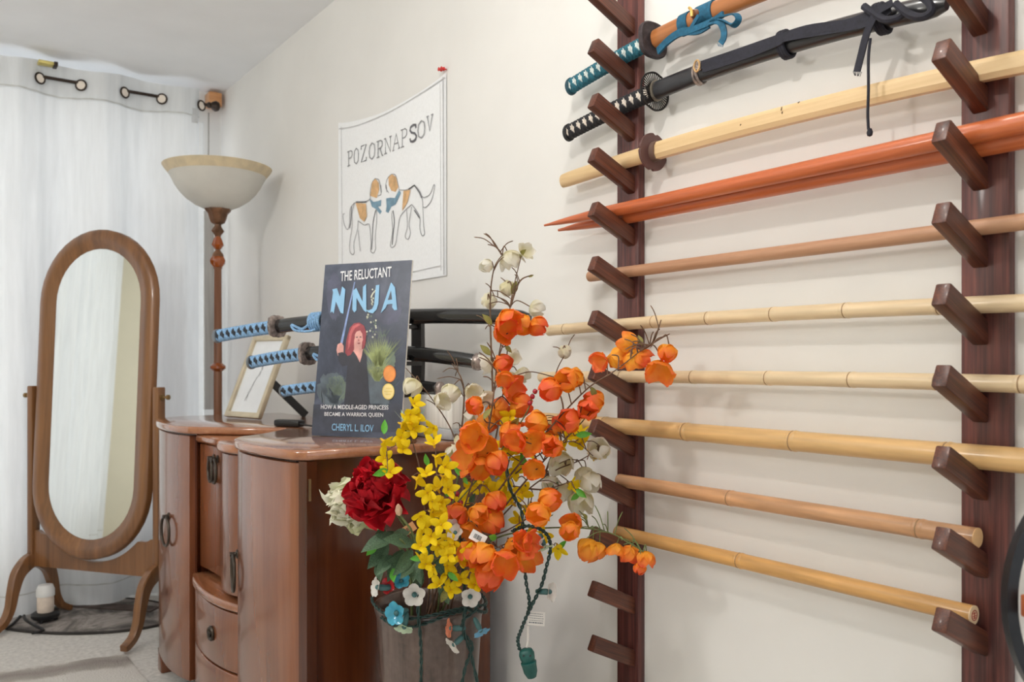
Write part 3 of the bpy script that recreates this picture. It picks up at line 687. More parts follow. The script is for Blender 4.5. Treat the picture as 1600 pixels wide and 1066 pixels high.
# ------------------------------------------------------------------ small framed picture on the far wing
fBL = P(349.5, 648.5, 3.17); fBL.z = ZT + .0065; fBR = P(403, 653, 3.03); fBR.z = ZT + .0065
fx_ = fBR - fBL; FWd = fx_.length; fx_.normalize()
best = None
for k in range(300):
    q = P(396, 525, 2.95 + k * .002); e = abs((q - fBL).normalized().dot(fx_))
    if best is None or e < best[0]: best = (e, q)
fy_ = best[1] - fBL; fy_ -= fx_ * fy_.dot(fx_); FHt = fy_.length; fy_.normalize(); fn = fx_.cross(fy_)
if fn.dot(CAMP - fBL) < 0: fn = -fn
fr = thing('picture_frame', 'small champagne-coloured picture frame with a pencil sketch leaning back on the dresser', 'picture frame', (fBL + fBR) / 2)
RF = Matrix((fx_, fy_, fx_.cross(fy_))).transposed()
M_champ = mat('champagne_metal', (202, 190, 164), .35, metal=.35, var=.05)
bw = .020; sg = 1 if fx_.cross(fy_).dot(fn) > 0 else -1
def FP(u, v, n_=0): return fBL + fx_ * u + fy_ * v + fn * n_
g = MB()
g.box(FP(FWd / 2, bw / 2, -.008), FWd, bw, .018, RF, bev=.003); g.box(FP(FWd / 2, FHt - bw / 2, -.008), FWd, bw, .018, RF, bev=.003)
g.box(FP(bw / 2, FHt / 2, -.008), bw, FHt, .0178, RF, bev=.003); g.box(FP(FWd - bw / 2, FHt / 2, -.008), bw, FHt, .0178, RF, bev=.003)
part('frame', g, M_champ, fr)
g = MB(); g.box(FP(FWd / 2, FHt / 2, -.011), FWd - 2 * bw + .004, FHt - 2 * bw + .004, .004, RF); pic = part('picture', g, mat('paper', (226, 230, 234), .3, var=.01), fr)
g = MB(); rs = random.Random(2)
ptsk = [(.62, .80), (.60, .72), (.55, .60), (.52, .50), (.47, .40), (.42, .30), (.40, .20)]
for k in range(len(ptsk) - 1):
    for r_ in range(3):
        a = ptsk[k]; b_ = ptsk[k + 1]; j = lambda: rs.uniform(-.03, .03)
        g.tube([FP(FWd * (a[0] + j()), FHt * a[1], -.0088), FP(FWd * (b_[0] + j()), FHt * b_[1], -.0088)], .0006, 4)
part('pencil_sketch', g, mat('pencil', (120, 124, 130), .8), pic)
g = MB(); a = FP(FWd * .55, FHt * .55, -.018); q = P(432, 642, 2.93); q = V((min(a.x + .16, -.085), a.y - .02, ZT + .003)); q = V((q.x, q.y, ZT + .004))
g.ribbon([a, q], .03, .002, fx_); part('easel_leg', g, M_blk, fr)
g = MB(); q = P(452, 640, 2.70); q.z = ZT + .012
g.box(q, .035, .10, .022, Matrix.Rotation(.5, 3, 'Z'), bev=.007); rem = thing('adapter', 'small black power adapter lying behind the picture frame', 'adapter', (q.x, q.y, ZT))
part('adapter_body', g, M_blk, rem)
g = MB(); g.tube(spline([q + V((.012, -.04, 0)), q + V((.03, -.07, -.004)), q + V((.06, -.11, -.008)), q + V((.10, -.19, -.008))], 6), .003, 6); part('adapter_cord', g, M_blk, rem)
# white box behind the flowers
wb = P(690, 660, 2.14); WX, WY = -.125, 1.975
bxo = thing('white_case', 'white ribbed case with a grey base on the dresser end behind the flowers', 'case', (WX, WY, ZT))
g = MB(); g.prism([(WX + .055 * x, WY + .085 * y) for x, y in [(1, -.9), (.9, -1), (-.9, -1), (-1, -.9), (-1, .9), (-.9, 1), (.9, 1), (1, .9)]], ZT + .028, ZT + .115, bev=.008)
part('case_body', g, mat('ribbed_white', (226, 224, 218), .6, var=.05, scale=30, mapping=(3, 3, .1)), bxo)
g = MB(); g.prism([(WX + .058 * x, WY + .088 * y) for x, y in [(1, -.9), (.9, -1), (-.9, -1), (-1, -.9), (-1, .9), (-.9, 1), (.9, 1), (1, .9)]], ZT + .001, ZT + .029, bev=.004)
part('case_base', g, mat('grey_base', (168, 170, 172), .5), bxo)
bf = P(672, 655, 1.99); bf = V((bf.x, bf.y, 0))
bf = V((-.30, 1.90, ZT))
bfo = thing('bird_figurine', 'tiny pale green glass hummingbird figurine on a black foot at the dresser edge', 'figurine', bf)
g = MB(); g.lathe([(0, 0), (.016, 0), (.016, .006), (.004, .010), (.003, .022), (0, .022)], bf, None, 16); part('foot', g, M_blk, bfo)
M_jade = mat('jade_glass', (126, 190, 160), .2, var=.2, scale=60, coat=.5)
g = MB(); ax = V((.35, -.45, .8)).normalized(); g.lathe([(0, 0), (.005, .006), (.011, .020), (.010, .034), (.006, .044), (.008, .050), (.006, .057), (.001, .062), (.0008, .082), (0, .083)], bf + V((0, 0, .018)), frame_to(ax), 14); part('bird_body', g, M_jade, bfo)
for s_ in (-1, 1):
    g = MB(); o_ = bf + V((0, 0, .045)); ww = V((-.3, .4, .5)) * .05; sd = V((.02 * s_, .02 * s_, .012))
    g.add([o_, o_ + sd * .6, o_ + ww + sd, o_ + ww * .6, o_ + V((.001, .001, -.002)), o_ + sd * .6 + V((.001, .001, -.002)), o_ + ww + sd + V((.001, .001, -.001)), o_ + ww * .6 + V((.001, .001, -.002))], [(0, 1, 2, 3), (7, 6, 5, 4), (0, 4, 5, 1), (1, 5, 6, 2), (2, 6, 7, 3), (3, 7, 4, 0)])
    part('wing', g, mat('pale_green_wing', (196, 224, 196), .3) if s_ < 0 else bpy.data.materials['pale_green_wing'], bfo)
# ------------------------------------------------------------------ swords
M_lacq = mat('black_lacquer', (20, 21, 23), .14, var=.1, coat=.8)
M_blacksat = mat('black_satin', (36, 36, 40), .32, var=.1, coat=.4)
M_gunmetal = mat('gunmetal', (138, 126, 120), .32, metal=.55, var=.35, scale=80)
M_steelcap = mat('cap_metal', (122, 128, 134), .35, metal=.6, var=.1)
def handle_mesh(path, t0, t1, a, b, N, upv, wrapm=0, skinm=1, slant=.22, big=.8, lean=1.25):
    g = MB(); nu, nv = N * 14, 44
    def fn(u, v):
        t = t0 + (t1 - t0) * u; p = path(t); tg = (path(t + .004) - path(t - .004)).normalized()
        up_ = (upv - tg * upv.dot(tg)).normalized(); sd = tg.cross(up_); ph = 2 * pi * v
        k = 1.0 if mfn(u, v) == wrapm else .88
        k *= 1 + .035 * sin(2 * pi * u * N * 2)
        return p + sd * (a * k * cos(ph)) + up_ * (b * k * sin(ph))
    def mfn(u, v):
        ph = (2 * pi * v) % (2 * pi)
        for c_ in (0, pi):
            dlt = abs((ph - c_ + pi) % (2 * pi) - pi) / 1.0
            sg_ = (ph - c_ + pi) % (2 * pi) - pi; x = (u * N + slant * sg_) % 1.0
            if dlt < big * (1 - abs(2 * x - 1) * lean) : return skinm
        return wrapm
    g.grid(fn, nu, nv, mfn=mfn, wrapv=True); return g
def cap_mesh(path, t, dt, a, b, upv):
    g = MB(); pts = [path(t + dt * k / 6) for k in range(7)]
    sc__ = [1.12, 1.14, 1.14, 1.12, 1.02, .8, .35]
    g.sweep(pts, ell(a, b, 24), sc__, upv); return g
def scab_mesh(path, t0, t1, a, b, upv, n=40, tip=True, sc1=.92):
    g = MB(); pts = [path(t0 + (t1 - t0) * k / n) for k in range(n + 1)]
    s_ = [1 - (1 - sc1) * k / n for k in range(n + 1)]
    if tip: s_[-1] *= .55; s_[-2] *= .9
    g.sweep(pts, ell(a, b, 24), s_, upv); return g
UP = V((0, 0, 1))
# blue-wrapped set of three on the black stand
stand_defs = [((337, 526, 2.86), (640, 494.5, 2.39), (828, 497, 2.17), (433, 505), .0155, .0205, 'topmost of the three blue-wrapped swords on the black dresser stand, with the longest black scabbard'),
              ((390, 567, 2.74), (640, 552, 2.37), (754, 567, 2.23), (481, 553), .0150, .0195, 'middle of the three blue-wrapped swords on the dresser stand, in front of the picture frame'),
              ((441, 612, 2.65), (640, 603, 2.37), (692, 608, 2.30), (520, 606), .0135, .017, 'lowest and shortest of the three blue-wrapped swords on the dresser stand')]
M_bluewrap = mat('blue_cord', (128, 168, 206), .8, var=.2, scale=220); M_ray = mat('dark_rayskin', (26, 30, 40), .5, var=.3, scale=200)
stdir = None; sword_mid = []
for (A, Mi, E, gp, a, b, lab) in stand_defs:
    pA, pM, pE = P(*A), P(*Mi), P(*E)
    t1 = (pM - pA).length / ((pM - pA).length + (pE - pM).length)
    # keep the sword in one vertical plane
    dirh = (pE - pA); L_ = dirh.length
    pth = lag(pA, pA + (pE - pA) * t1 + V((0, 0, (pM.z - (pA + (pE - pA) * t1).z))), pE, t1)
    tg_ = min((k / 400 for k in range(400)), key=lambda t: abs((CX + F * (pth(t) - CAMP).dot(RT) / (pth(t) - CAMP).dot(FW)) - gp[0]))
    sw = thing('sheathed_sword', lab, 'sword', pth(.5), 'blue-wrapped swords on the stand')
    capdt = .012 / L_ * 1
    part('handle', handle_mesh(pth, .006, tg_ - .004, a, b, 10 if b > .019 else 7, UP), [M_bluewrap, M_ray], sw, 60)
    part('end_cap', cap_mesh(pth, .014, -.02, a, b, UP), M_steelcap, sw)
    tgv = (pth(tg_ + .01) - pth(tg_ - .01)).normalized()
    g = MB(); g.lathe([(.006, -.007), (.030, -.007), (.036, -.005), (.036, .005), (.030, .007), (.006, .007)], pth(tg_), frame_to(tgv), 40, rib=lambda an, z: 1 + .06 * cos(4 * an) + .03 * cos(13 * an))
    for k in range(8):
        an = 2 * pi * k / 8; g.lathe([(0, -.009), (.006, -.008), (.006, .008), (0, .009)], pth(tg_) + frame_to(tgv) @ V((.026 * cos(an), .026 * sin(an), 0)), frame_to(tgv), 8)
    part('guard', g, M_gunmetal, sw)
    sc = part('scabbard', scab_mesh(pth, tg_ + .008, 1.0, a * 1.12, b * 1.08, UP), M_lacq, sw, 60)
    if b < .02:
        part('scabbard_tip', cap_mesh(pth, .975, .028, a * 1.06, b * 1.02, UP), M_gunmetal, sw)
    tk = tg_ + .13
    g = MB()
    for q in range(5): 
        c_ = pth(tk + q * .008); tv = (pth(tk + .02) - pth(tk)).normalized(); up_ = (UP - tv * UP.dot(tv)).normalized(); sd = tv.cross(up_)
        g.tube([c_ + sd * (a * 1.3 * cos(2 * pi * k / 20)) + up_ * (b * 1.24 * sin(2 * pi * k / 20)) for k in range(20)], .0045, 6, closed=True)
    sd = V((-.9, -.4, 0)).normalized()
    base = pth(tk) + sd * .018 - UP * .006
    g.tube(spline([base, base - tgv * .03 + V((0, 0, -.012)), base - tgv * .075 + V((0, 0, .004)), base - tgv * .06 + V((0, 0, -.014)), base + V((0, 0, -.022)), base + tgv * .03 + V((0, 0, -.018))], 6), .004, 7)
    part('cord_knot', g, M_bluewrap, sw)
    sword_mid.append((pth, tg_, a, b))
# stand
pt, tg_, a, b = sword_mid[0]
def at_px(pth, px):
    t = min((k / 600 for k in range(601)), key=lambda t: abs((CX + F * (pth(t) - CAMP).dot(RT) / (pth(t) - CAMP).dot(FW)) - px)); return pth(t)
q1, q0 = at_px(pt, 640), at_px(pt, 520); hd = (q1 - q0); hd.z = 0; hd.normalize(); back = V((hd.y, -hd.x, 0))
if back.dot(V((1, 0, 0))) < 0: back = -back
st = thing('sword_stand', 'black wooden three-tier stand on the dresser holding the blue-wrapped swords', 'sword stand', V(((q0.x + q1.x) / 2, (q0.y + q1.y) / 2, ZT)))
RS = Matrix((hd, back, UP)).transposed()
M_stand = mat('black_stand', (34, 30, 30), .35, var=.1, coat=.3)
for q_, px in ((q1, 640), (q0, 520)):
    g = MB(); zt_ = q_.z + .0; c = V((q_.x, q_.y, 0)) + back * .036
    prof = [(-.018, ZT + .02), (.018, ZT + .02), (.016, ZT + .12), (.019, ZT + .2), (.017, zt_ + .004), (.010, zt_ + .02), (-.012, zt_ + .02), (-.018, zt_ - .002)]
    g.prism([(x, z) for x, z in prof], -.008, .008, Matrix((hd, UP, back)).transposed(), c)
    up_ = part('upright', g, M_stand, st)
    for (pth, tq, a_, b_) in sword_mid:
        s_ = at_px(pth, px); g = MB(); h0 = s_ - UP * (b_ * 1.1 + .0068)
        bk = (c - V((s_.x, s_.y, 0))).dot(back)
        g.box(h0 + back * ((bk - .008 - .026) / 2), .014, bk - .008 + .026, .011, RS, bev=.002)
        g.box(h0 - back * .0275 + UP * .006, .014, .009, .022, RS, bev=.002)
        part('support_arm', g, M_stand, up_)
g = MB(); cc = (q0 + q1) / 2; cc.z = ZT + .011; g.box(cc + back * .03, (q1 - q0).length + .10, .075, .022, RS, bev=.004); part('stand_base', g, M_stand, st)
# ------------------------------------------------------------------ banner on the wall
M_cloth = mat('banner_cloth', (243, 245, 247), .9, var=.012, scale=120, spec=.1)
M_ink = mat('banner_ink', (150, 150, 154), .9); M_inkdark = mat('banner_ink_dark', (104, 104, 110), .9)
M_tan = mat('banner_tan', (216, 176, 130), .9, var=.1, scale=40); M_bow = mat('banner_blue', (122, 154, 174), .9, var=.1, scale=40)
def BW(x, y, off=.0): return onX(500 + x / 2.963, 90 + y / 2.961, -.007 - off)
TL, TR, BRb, BLb = BW(82, 300), BW(580, 68), BW(580, 1008), BW(88, 1090)
bn_ = thing('wall_banner', 'white cloth banner with two sketched hounds pinned on the wall above the dresser', 'banner', (0, (TL.y + TR.y) / 2, BRb.z))
def bfn(off):
    def f(u, v):
        y = TL.y + (TR.y - TL.y) * u + .004 * sin(9 * v) * u * (1 - u); zt_ = TL.z + (TR.z - TL.z) * u - .035 * sin(pi * u) ** .8; zb_ = BLb.z + (BRb.z - BLb.z) * u
        x = -.0045 - .003 * abs(sin(pi * u)) * sin(7 * u + 2 * v) ** 2 * (1 - .3 * v)
        return V((max(-.0068, x) + off, y, zt_ + (zb_ - zt_) * v))
    return f
g = MB(); g.grid(bfn(0), 40, 30); g.grid(bfn(.0015), 40, 30); part('banner_cloth', g, M_cloth, bn_, 180)
g = MB()
def bst(mb, pts, w_=.0022, sm=True, mi=0):
    q = [BW(x, y, .0004) for x, y in pts]
    if sm and len(q) > 2: q = spline(q, 4)
    mb.ribbon(q, w_, .0004, (1, 0, 0), mi)
seam = [BW(88, 330), BW(180, 312), BW(330, 248), BW(480, 158), BW(578, 92)]
mb_s = MB(); mb_s.ribbon(spline([V((-.0076, p.y, p.z)) for p in seam], 5), .003, .0004, (1, 0, 0))
mb_s.ribbon([BW(98, 320), BW(104, 1070)], .002, .0004, (1, 0, 0)); mb_s.ribbon([BW(556, 120), BW(560, 985)], .0012, .0004, (1, 0, 0))
mb_s.ribbon([BW(100, 1066), BW(560, 962)], .0022, .0004, (1, 0, 0)); mb_s.ribbon([BW(569, 90), BW(573, 1004)], .0045, .0004, (1, 0, 0))
part('seam', mb_s, mat('seam_grey', (196, 196, 198), .9), bn_)
# lettering: slab-serif capitals drawn as strokes in a unit box
LET = {'P': [[(.2, 0), (.2, 1), (.6, 1), (.85, .88), (.85, .62), (.6, .5), (.2, .5)], [(0, 0), (.45, 0)], [(0, 1), (.3, 1)]],
       'O': [[(.5, 1), (.85, .85), (.95, .5), (.85, .15), (.5, 0), (.15, .15), (.05, .5), (.15, .85), (.5, 1)]],
       'Z': [[(.1, .8), (.1, 1), (.9, 1), (.1, 0), (.9, 0), (.9, .2)]],
       'R': [[(.2, 0), (.2, 1), (.6, 1), (.85, .88), (.85, .64), (.6, .52), (.2, .52)], [(.5, .52), (.85, 0), (1, 0)], [(0, 0), (.4, 0)], [(0, 1), (.3, 1)]],
       'N': [[(.15, 0), (.15, 1), (.85, 0), (.85, 1)], [(0, 0), (.35, 0)], [(0, 1), (.2, 1)], [(.7, 1), (1, 1)]],
       'A': [[(.1, 0), (.5, 1), (.9, 0)], [(.26, .38), (.74, .38)], [(0, 0), (.25, 0)], [(.75, 0), (1, 0)]],
       'S': [[(.85, .75), (.8, .95), (.5, 1), (.2, .93), (.12, .75), (.3, .58), (.7, .45), (.88, .27), (.8, .07), (.5, 0), (.2, .06), (.12, .25)]],
       'V': [[(.1, 1), (.5, 0), (.9, 1)], [(0, 1), (.28, 1)], [(.72, 1), (1, 1)]]}
lx = [(138, 498, 432, 24), (166, 492, 420, 22), (200, 480, 406, 28), (238, 470, 395, 28), (275, 458, 384, 28), (312, 440, 370, 32), (350, 425, 352, 34), (388, 410, 330, 30), (428, 388, 312, 36), (466, 372, 292, 34), (506, 340, 268, 28)]
for ch, (x, yb, yt, wx) in zip('POZORNAPSOV', lx):
    g = MB()
    for stroke in LET[ch]:
        for dx, ww in ((0, .0038 if ch != 'S' else .007),):
            q = [BW(x - wx * .45 + wx * a * 1.05, yb + (yt - yb) * b_ - (a - .5) * wx * .45, .0006) for a, b_ in stroke]
            g.ribbon(q, ww, .0004, (1, 0, 0))
    part('letter', g, M_inkdark if ch in 'SZ' else M_ink, bn_)
def dog(name, outline, darks, tans, bows):
    g = MB()
    for t in tans: g.add([BW(x, y, .0002) for x, y in t], [tuple(range(len(t)))], 2)
    for t in bows: g.add([BW(x, y, .0005) for x, y in t], [tuple(range(len(t)))], 3)
    for t in outline: bst(g, t, .0022, True, 0)
    for t in darks: bst(g, t, .0036, True, 1)
    part(name, g, [M_ink, M_inkdark, M_tan, M_bow], bn_)
dog('hound_drawing',
    [[(255, 560), (240, 580), (232, 620), (232, 655)], [(255, 560), (272, 566), (280, 600), (282, 632), (268, 640)], [(232, 655), (205, 668), (160, 672)], [(160, 672), (148, 720), (150, 770), (138, 850), (138, 895), (150, 912), (158, 900), (156, 860), (172, 800), (176, 755)],
     [(176, 755), (205, 775), (225, 770), (232, 800), (236, 860), (234, 895), (248, 904), (258, 885)], [(262, 700), (262, 760), (256, 830), (258, 885)], [(176, 800), (182, 860), (186, 896)], [(160, 672), (140, 700), (136, 770), (126, 796), (112, 770), (106, 730), (114, 722)]],
    [[(258, 705), (246, 760), (242, 840), (238, 890)], [(280, 590), (284, 625)], [(166, 668), (215, 668)], [(146, 690), (142, 760), (136, 790)]],
    [[(232, 640), (240, 580), (256, 560), (272, 580), (274, 610), (262, 650)], [(164, 672), (212, 676), (216, 735), (204, 760), (184, 742)]],
    [[(228, 652), (248, 668), (268, 664), (284, 658), (282, 686), (268, 690), (286, 712), (278, 726), (260, 702), (240, 690)]])
dog('hound_drawing',
    [[(330, 540), (350, 545), (362, 590), (366, 612)], [(330, 540), (312, 560), (304, 600), (318, 626)], [(366, 612), (400, 612), (436, 590)], [(436, 590), (462, 620), (474, 660), (476, 700), (480, 780), (484, 815), (472, 824), (462, 790), (462, 740), (440, 700), (424, 680)],
     [(424, 680), (400, 700), (372, 735), (362, 780), (350, 860), (336, 878), (326, 868), (336, 800), (332, 740), (334, 710)], [(400, 700), (404, 780), (394, 828), (408, 840), (418, 810), (412, 770), (424, 690)], [(436, 590), (470, 640), (486, 646), (510, 630), (526, 590), (530, 600), (516, 660), (490, 692), (476, 690)]],
    [[(306, 590), (310, 622)], [(338, 708), (344, 760), (340, 800), (334, 866)], [(436, 590), (458, 622), (470, 650)], [(410, 610), (434, 592)], [(436, 706), (460, 742)]],
    [[(316, 552), (334, 540), (352, 552), (362, 600), (350, 622), (330, 616), (318, 590)], [(386, 616), (418, 612), (404, 670), (380, 710)]],
    [[(366, 612), (374, 626), (350, 680), (330, 690), (316, 720), (304, 712), (308, 690), (306, 652), (326, 648), (346, 650)]])
for nm, (x, y) in (('red_pin', (573, 52)), ('red_pin', (561, 56))):
    c = BW(x, y, .004); g = MB(); g.lathe([(0, -.004), (.002, -.004), (.002, .002), (.006, .004), (.004, .010), (.006, .014), (0, .015)], V((-.006, c.y, c.z)), frame_to((-1, 0, 0)), 12)
    part('push_pin', g, mat('pin_red', (196, 40, 36), .3) if 'pin_red' not in bpy.data.materials else bpy.data.materials['pin_red'], bn_)
# ------------------------------------------------------------------ sword rack on the wall
M_rack = wood('rack_post', (44, 22, 22), (84, 45, 42), (122, 68, 58), axis=2, scale=16, stretch=.05, rough=.42, coat=.12, dist=2.5, fine=.5)
M_peg = wood('rack_peg', (44, 22, 18), (86, 46, 32), (122, 68, 44), axis=2, scale=26, stretch=.06, rough=.42, coat=.12, dist=1.2, fine=.5, rand=True)
ZN = lambda n_: 1.234 + .115 * n_
PT = .020
pg = MB(); pg.box((0, 0, .066), .0345, .0225, .132, bev=.0028)
PEG = pg.mesh('peg', M_peg, 30)
pdir = V((-.905, 0, .425)).normalized()
pM = Matrix((V((0, 1, 0)).cross(pdir), V((0, 1, 0)), pdir)).transposed()
for lab, ya, yb, yp, nm in (('dark wooden rack upright with angled pegs on the wall, beside the flowers', 1.370, 1.439, 1.392, 'l'),
                        ('dark wooden rack upright with angled pegs, beside the black hoop', .602, .672, .643, 'r')):
    rk = thing('rack_upright', lab, 'rack', (0, (ya + yb) / 2, .2), 'uprights of the weapon rack')
    g = MB(); g.box((-PT / 2, (ya + yb) / 2, 1.2), PT, yb - ya, 2.1, bev=.003); part('post', g, M_rack, rk, 30)
    for n_ in range(-8, 7):
        base = V((-.012, yp, ZN(n_) + .0165))
        inst('peg', PEG, rk, Matrix.Translation(base) @ pM.to_4x4())
def rest(n_, r, extra=0.0): return V((-PT - r - .002 - extra, 0, ZN(n_) + .0165 + (r + .008 + extra) * .47 + .0345 / 2 / .905 + r / .905 + .001))
def yof(px, x): 
    r = ray(px, HY); return r.y * ((x + D) / r.x)
M_bam = mat('bamboo_pale', (220, 196, 158), .38, var=.07, scale=10, mapping=(6, .5, 6), coat=.25)
M_bam2 = mat('bamboo_gold', (212, 172, 116), .38, var=.08, scale=10, mapping=(6, .5, 6), coat=.25)
M_cane = mat('cane_brown', (192, 146, 106), .42, var=.14, scale=14, mapping=(4, .4, 4), coat=.2)
M_cane2 = mat('cane_honey', (202, 154, 92), .42, var=.12, scale=14, mapping=(4, .4, 4), coat=.2)
M_node = mat('bamboo_node', (142, 112, 78), .6, var=.1)
M_pink = wood('pinkish_wood', (164, 120, 90), (184, 140, 108), (198, 156, 124), axis=1, scale=14, stretch=.05, rough=.5, coat=.05)
M_orange = wood('red_oak', (166, 82, 42), (196, 102, 56), (214, 124, 74), axis=1, scale=12, stretch=.05, rough=.38, coat=.25)
M_pale = wood('pale_wood', (204, 172, 124), (218, 188, 142), (228, 202, 158), axis=1, scale=10, stretch=.05, rough=.48, coat=.1)
def pole(name, label, cat, n_, r, pxa, pxb, m, nodes=(), group=None, bow=0.0, r2=None, ends=None, extra=0.0, taper=0.0, dz=0.0, node_m=None, endcol=None):
    q = rest(n_, r, extra); ya = yof(pxa, q.x); yb = yof(pxb, q.x) if pxb else .33
    t = thing(name, label, cat, (q.x, (ya + yb) / 2, q.z), group)
    N = 60; nt_ = [(ya - yof(p, q.x)) / (ya - yb) for p in nodes]
    pts = []; rs_ = []
    for k in range(N + 1):
        u = k / N; y = ya + (yb - ya) * u
        yl, yr = 1.392, .643
        bz = -bow * ((y - yl) * (y - yr)) / .14 + dz
        pts.append(V((q.x, y, q.z + bz))); rr = r + ((r2 or r) - r) * u
        if taper and u < taper: rr *= max(.2, (u / taper) ** .55)
        rs_.append(rr)
    g = MB(); g.tube(pts, rs_, 22)
    part('shaft', g, m if not endcol else [m], t, 50)
    for tn in nt_:
        c = pts[min(N, int(round(tn * N)))]; yy = ya + (yb - ya) * tn; c = V((c.x, yy, c.z)); rr = r + ((r2 or r) - r) * tn
        g = MB(); g.lathe([(rr * .9, -.009), (rr * 1.0, -.007), (rr * 1.05, -.003), (rr * .985, -.001), (rr * .985, .001), (rr * 1.075, .004), (rr * 1.02, .010), (rr * .9, .013)], c, frame_to((0, -1, 0)), 24, cap=False)
        part('node_ring', g, node_m or m, t, 60)
        g = MB(); g.lathe([(rr * .9, -.0012), (rr * 1.012, -.001), (rr * 1.012, .001), (rr * .9, .0012)], c, frame_to((0, -1, 0)), 24, cap=False); part('node_line', g, M_node, t, 60)
    return t, q, ya, yb
pole('wooden_staff', 'thin plain pinkish-brown round wooden staff on the rack, just below the orange-red pair', 'staff', 0, .0122, 922, None, M_pink)
pole('bamboo_staff', 'pale bamboo staff on the rack directly below the plain round brown staff', 'bamboo staff', -1, .0130, 858, None, M_bam, (884, 1022, 1107, 1208, 1322, 1468), 'bamboo staffs on the rack', bow=.003)
pole('bamboo_staff', 'pale bamboo staff passing behind the orange blossoms at the rack upright', 'bamboo staff', -2, .0130, 846, None, M_bam, (905, 972, 1083, 1200, 1330, 1464, 1596), 'bamboo staffs on the rack', bow=.002)
pole('bamboo_staff', 'thickest golden bamboo staff, between the pale bamboo staffs and the two canes', 'bamboo staff', -3, .0172, 850, None, M_bam2, (946, 1072, 1240, 1480), 'bamboo staffs on the rack', r2=.0185)
t, q, ya, yb = pole('short_staff', 'short brown cane staff with a plain pale cut end, second lowest on the rack', 'staff', -4, .0142, 968, 1527, M_cane, (1141, 1437), 'short canes on the rack', r2=.0150)
g = MB(); g.lathe([(0, 0), (.0150, 0), (.0150, .0015), (0, .0015)], (q.x, yb + .0004, q.z), frame_to((0, -1, 0)), 24); part('cut_end', g, mat('cut_wood', (226, 184, 132), .6, var=.05), t)
t, q, ya, yb = pole('short_staff', 'short honey-coloured cane with a red seal on its end, lowest on the rack', 'staff', -5, .0142, 965, 1521, M_cane2, (1156,), 'short canes on the rack', r2=.0146)
g = MB(); g.lathe([(0, 0), (.0146, 0), (.0146, .0015), (0, .0015)], (q.x, yb + .0004, q.z), frame_to((0, -1, 0)), 24); ce = part('cut_end', g, mat('cut_wood_pale', (232, 204, 164), .6, var=.05), t)
g = MB()
oc = V((q.x, yb - .0016, q.z)); ex, ez = V((-1, 0, 0)), V((0, 0, 1))
ring = [oc + ex * (.0075 * cos(2 * pi * k / 24)) + ez * (.0075 * sin(2 * pi * k / 24)) for k in range(24)]; g.tube(ring, .0006, 4, closed=True)
for a, b_ in (((-.004, .003), (.004, .003)), ((-.004, -.001), (.004, -.001)), ((-.003, -.004), (.003, -.004)), ((0, .005), (0, -.005))): g.tube([oc + ex * a[0] + ez * a[1], oc + ex * b_[0] + ez * b_[1]], .0006, 4)
part('red_seal', g, mat('seal_red', (176, 60, 56), .7), ce)
# orange-red pair
pole('red_staff', 'orange-red tapered wooden staff on the rack, inner and lower of the pair', 'staff', 1, .0155, 873, None, M_orange, (), 'orange-red staffs on the rack', taper=.17, r2=.019)
pole('red_staff', 'orange-red tapered wooden staff on the rack, outer and upper of the pair', 'staff', 1, .0128, 851, None, M_orange, (), 'orange-red staffs on the rack', taper=.17, extra=.0325, r2=.016)
# ------------------------------------------------------------------ wooden practice sword with brown guard
def oct_(a, b): return [(a * c_, b * s_) for c_, s_ in ((.55, 1), (1, .5), (1, -.5), (.6, -1), (-.6, -1), (-1, -.5), (-1, .5), (-.55, 1))]
q = rest(2, .0165); xs = q.x
bk = thing('wooden_sword', 'pale wooden practice sword with a round brown guard on the rack', 'wooden sword', (xs, 1.1, q.z))
yA, yG, yE = yof(880, xs), yof(1020, xs), .36
pb = lag(V((xs, yA, onX(880, 283, xs).z)), V((xs, yG, onX(1020, 238, xs).z)), V((xs, yE, onX(1600, 102, xs).z - .012)), (yA - yG) / (yA - yE))
tG = (yA - yG) / (yA - yE)
g = MB(); pts = [pb(tG * k / 14) for k in range(15)]; g.sweep(pts, ell(.0125, .0175, 20), [.93] + [1.0] * 14, UP); part('handle', g, M_pale, bk, 50)
g = MB(); pts = [pb(tG + (1 - tG) * k / 40) for k in range(41)]; g.sweep(pts, oct_(.0115, .0175), [1 - .12 * k / 40 for k in range(41)], UP); part('blade', g, M_pale, bk, 25)
M_brown = mat('brown_plastic', (92, 62, 58), .42, var=.05)
tv = (pb(tG + .01) - pb(tG - .01)).normalized()
g = MB(); g.lathe([(.012, -.003), (.039, -.003), (.040, -.001), (.040, .002), (.039, .003), (.012, .003)], pb(tG), frame_to(tv), 64, rib=lambda a, z: 1 - (.07 if min(abs((a - c_ + pi) % (2 * pi) - pi) for c_ in (.6, 2.2, 3.8, 5.4)) < .09 else 0)); gd = part('guard', g, M_brown, bk)
g = MB(); g.sweep([pb(tG) + tv * .002, pb(tG) + tv * .016], ell(.0165, .0215, 28), None, UP); part('guard_washer', g, mat('washer_brown', (108, 86, 76), .4), gd)
g = MB()
for px, py, L_, a in ((1221, 170, .006, .3), (1248, 160, .004, 1.2), (1222, 176, .004, .2), (1157, 195, .003, .9)):
    p = onX(px, py, xs - .0118); g.box(p, .0008, .0015, L_, Matrix.Rotation(a, 3, 'X'))
part('dent', g, mat('dent_dark', (90, 66, 44), .8), bk)
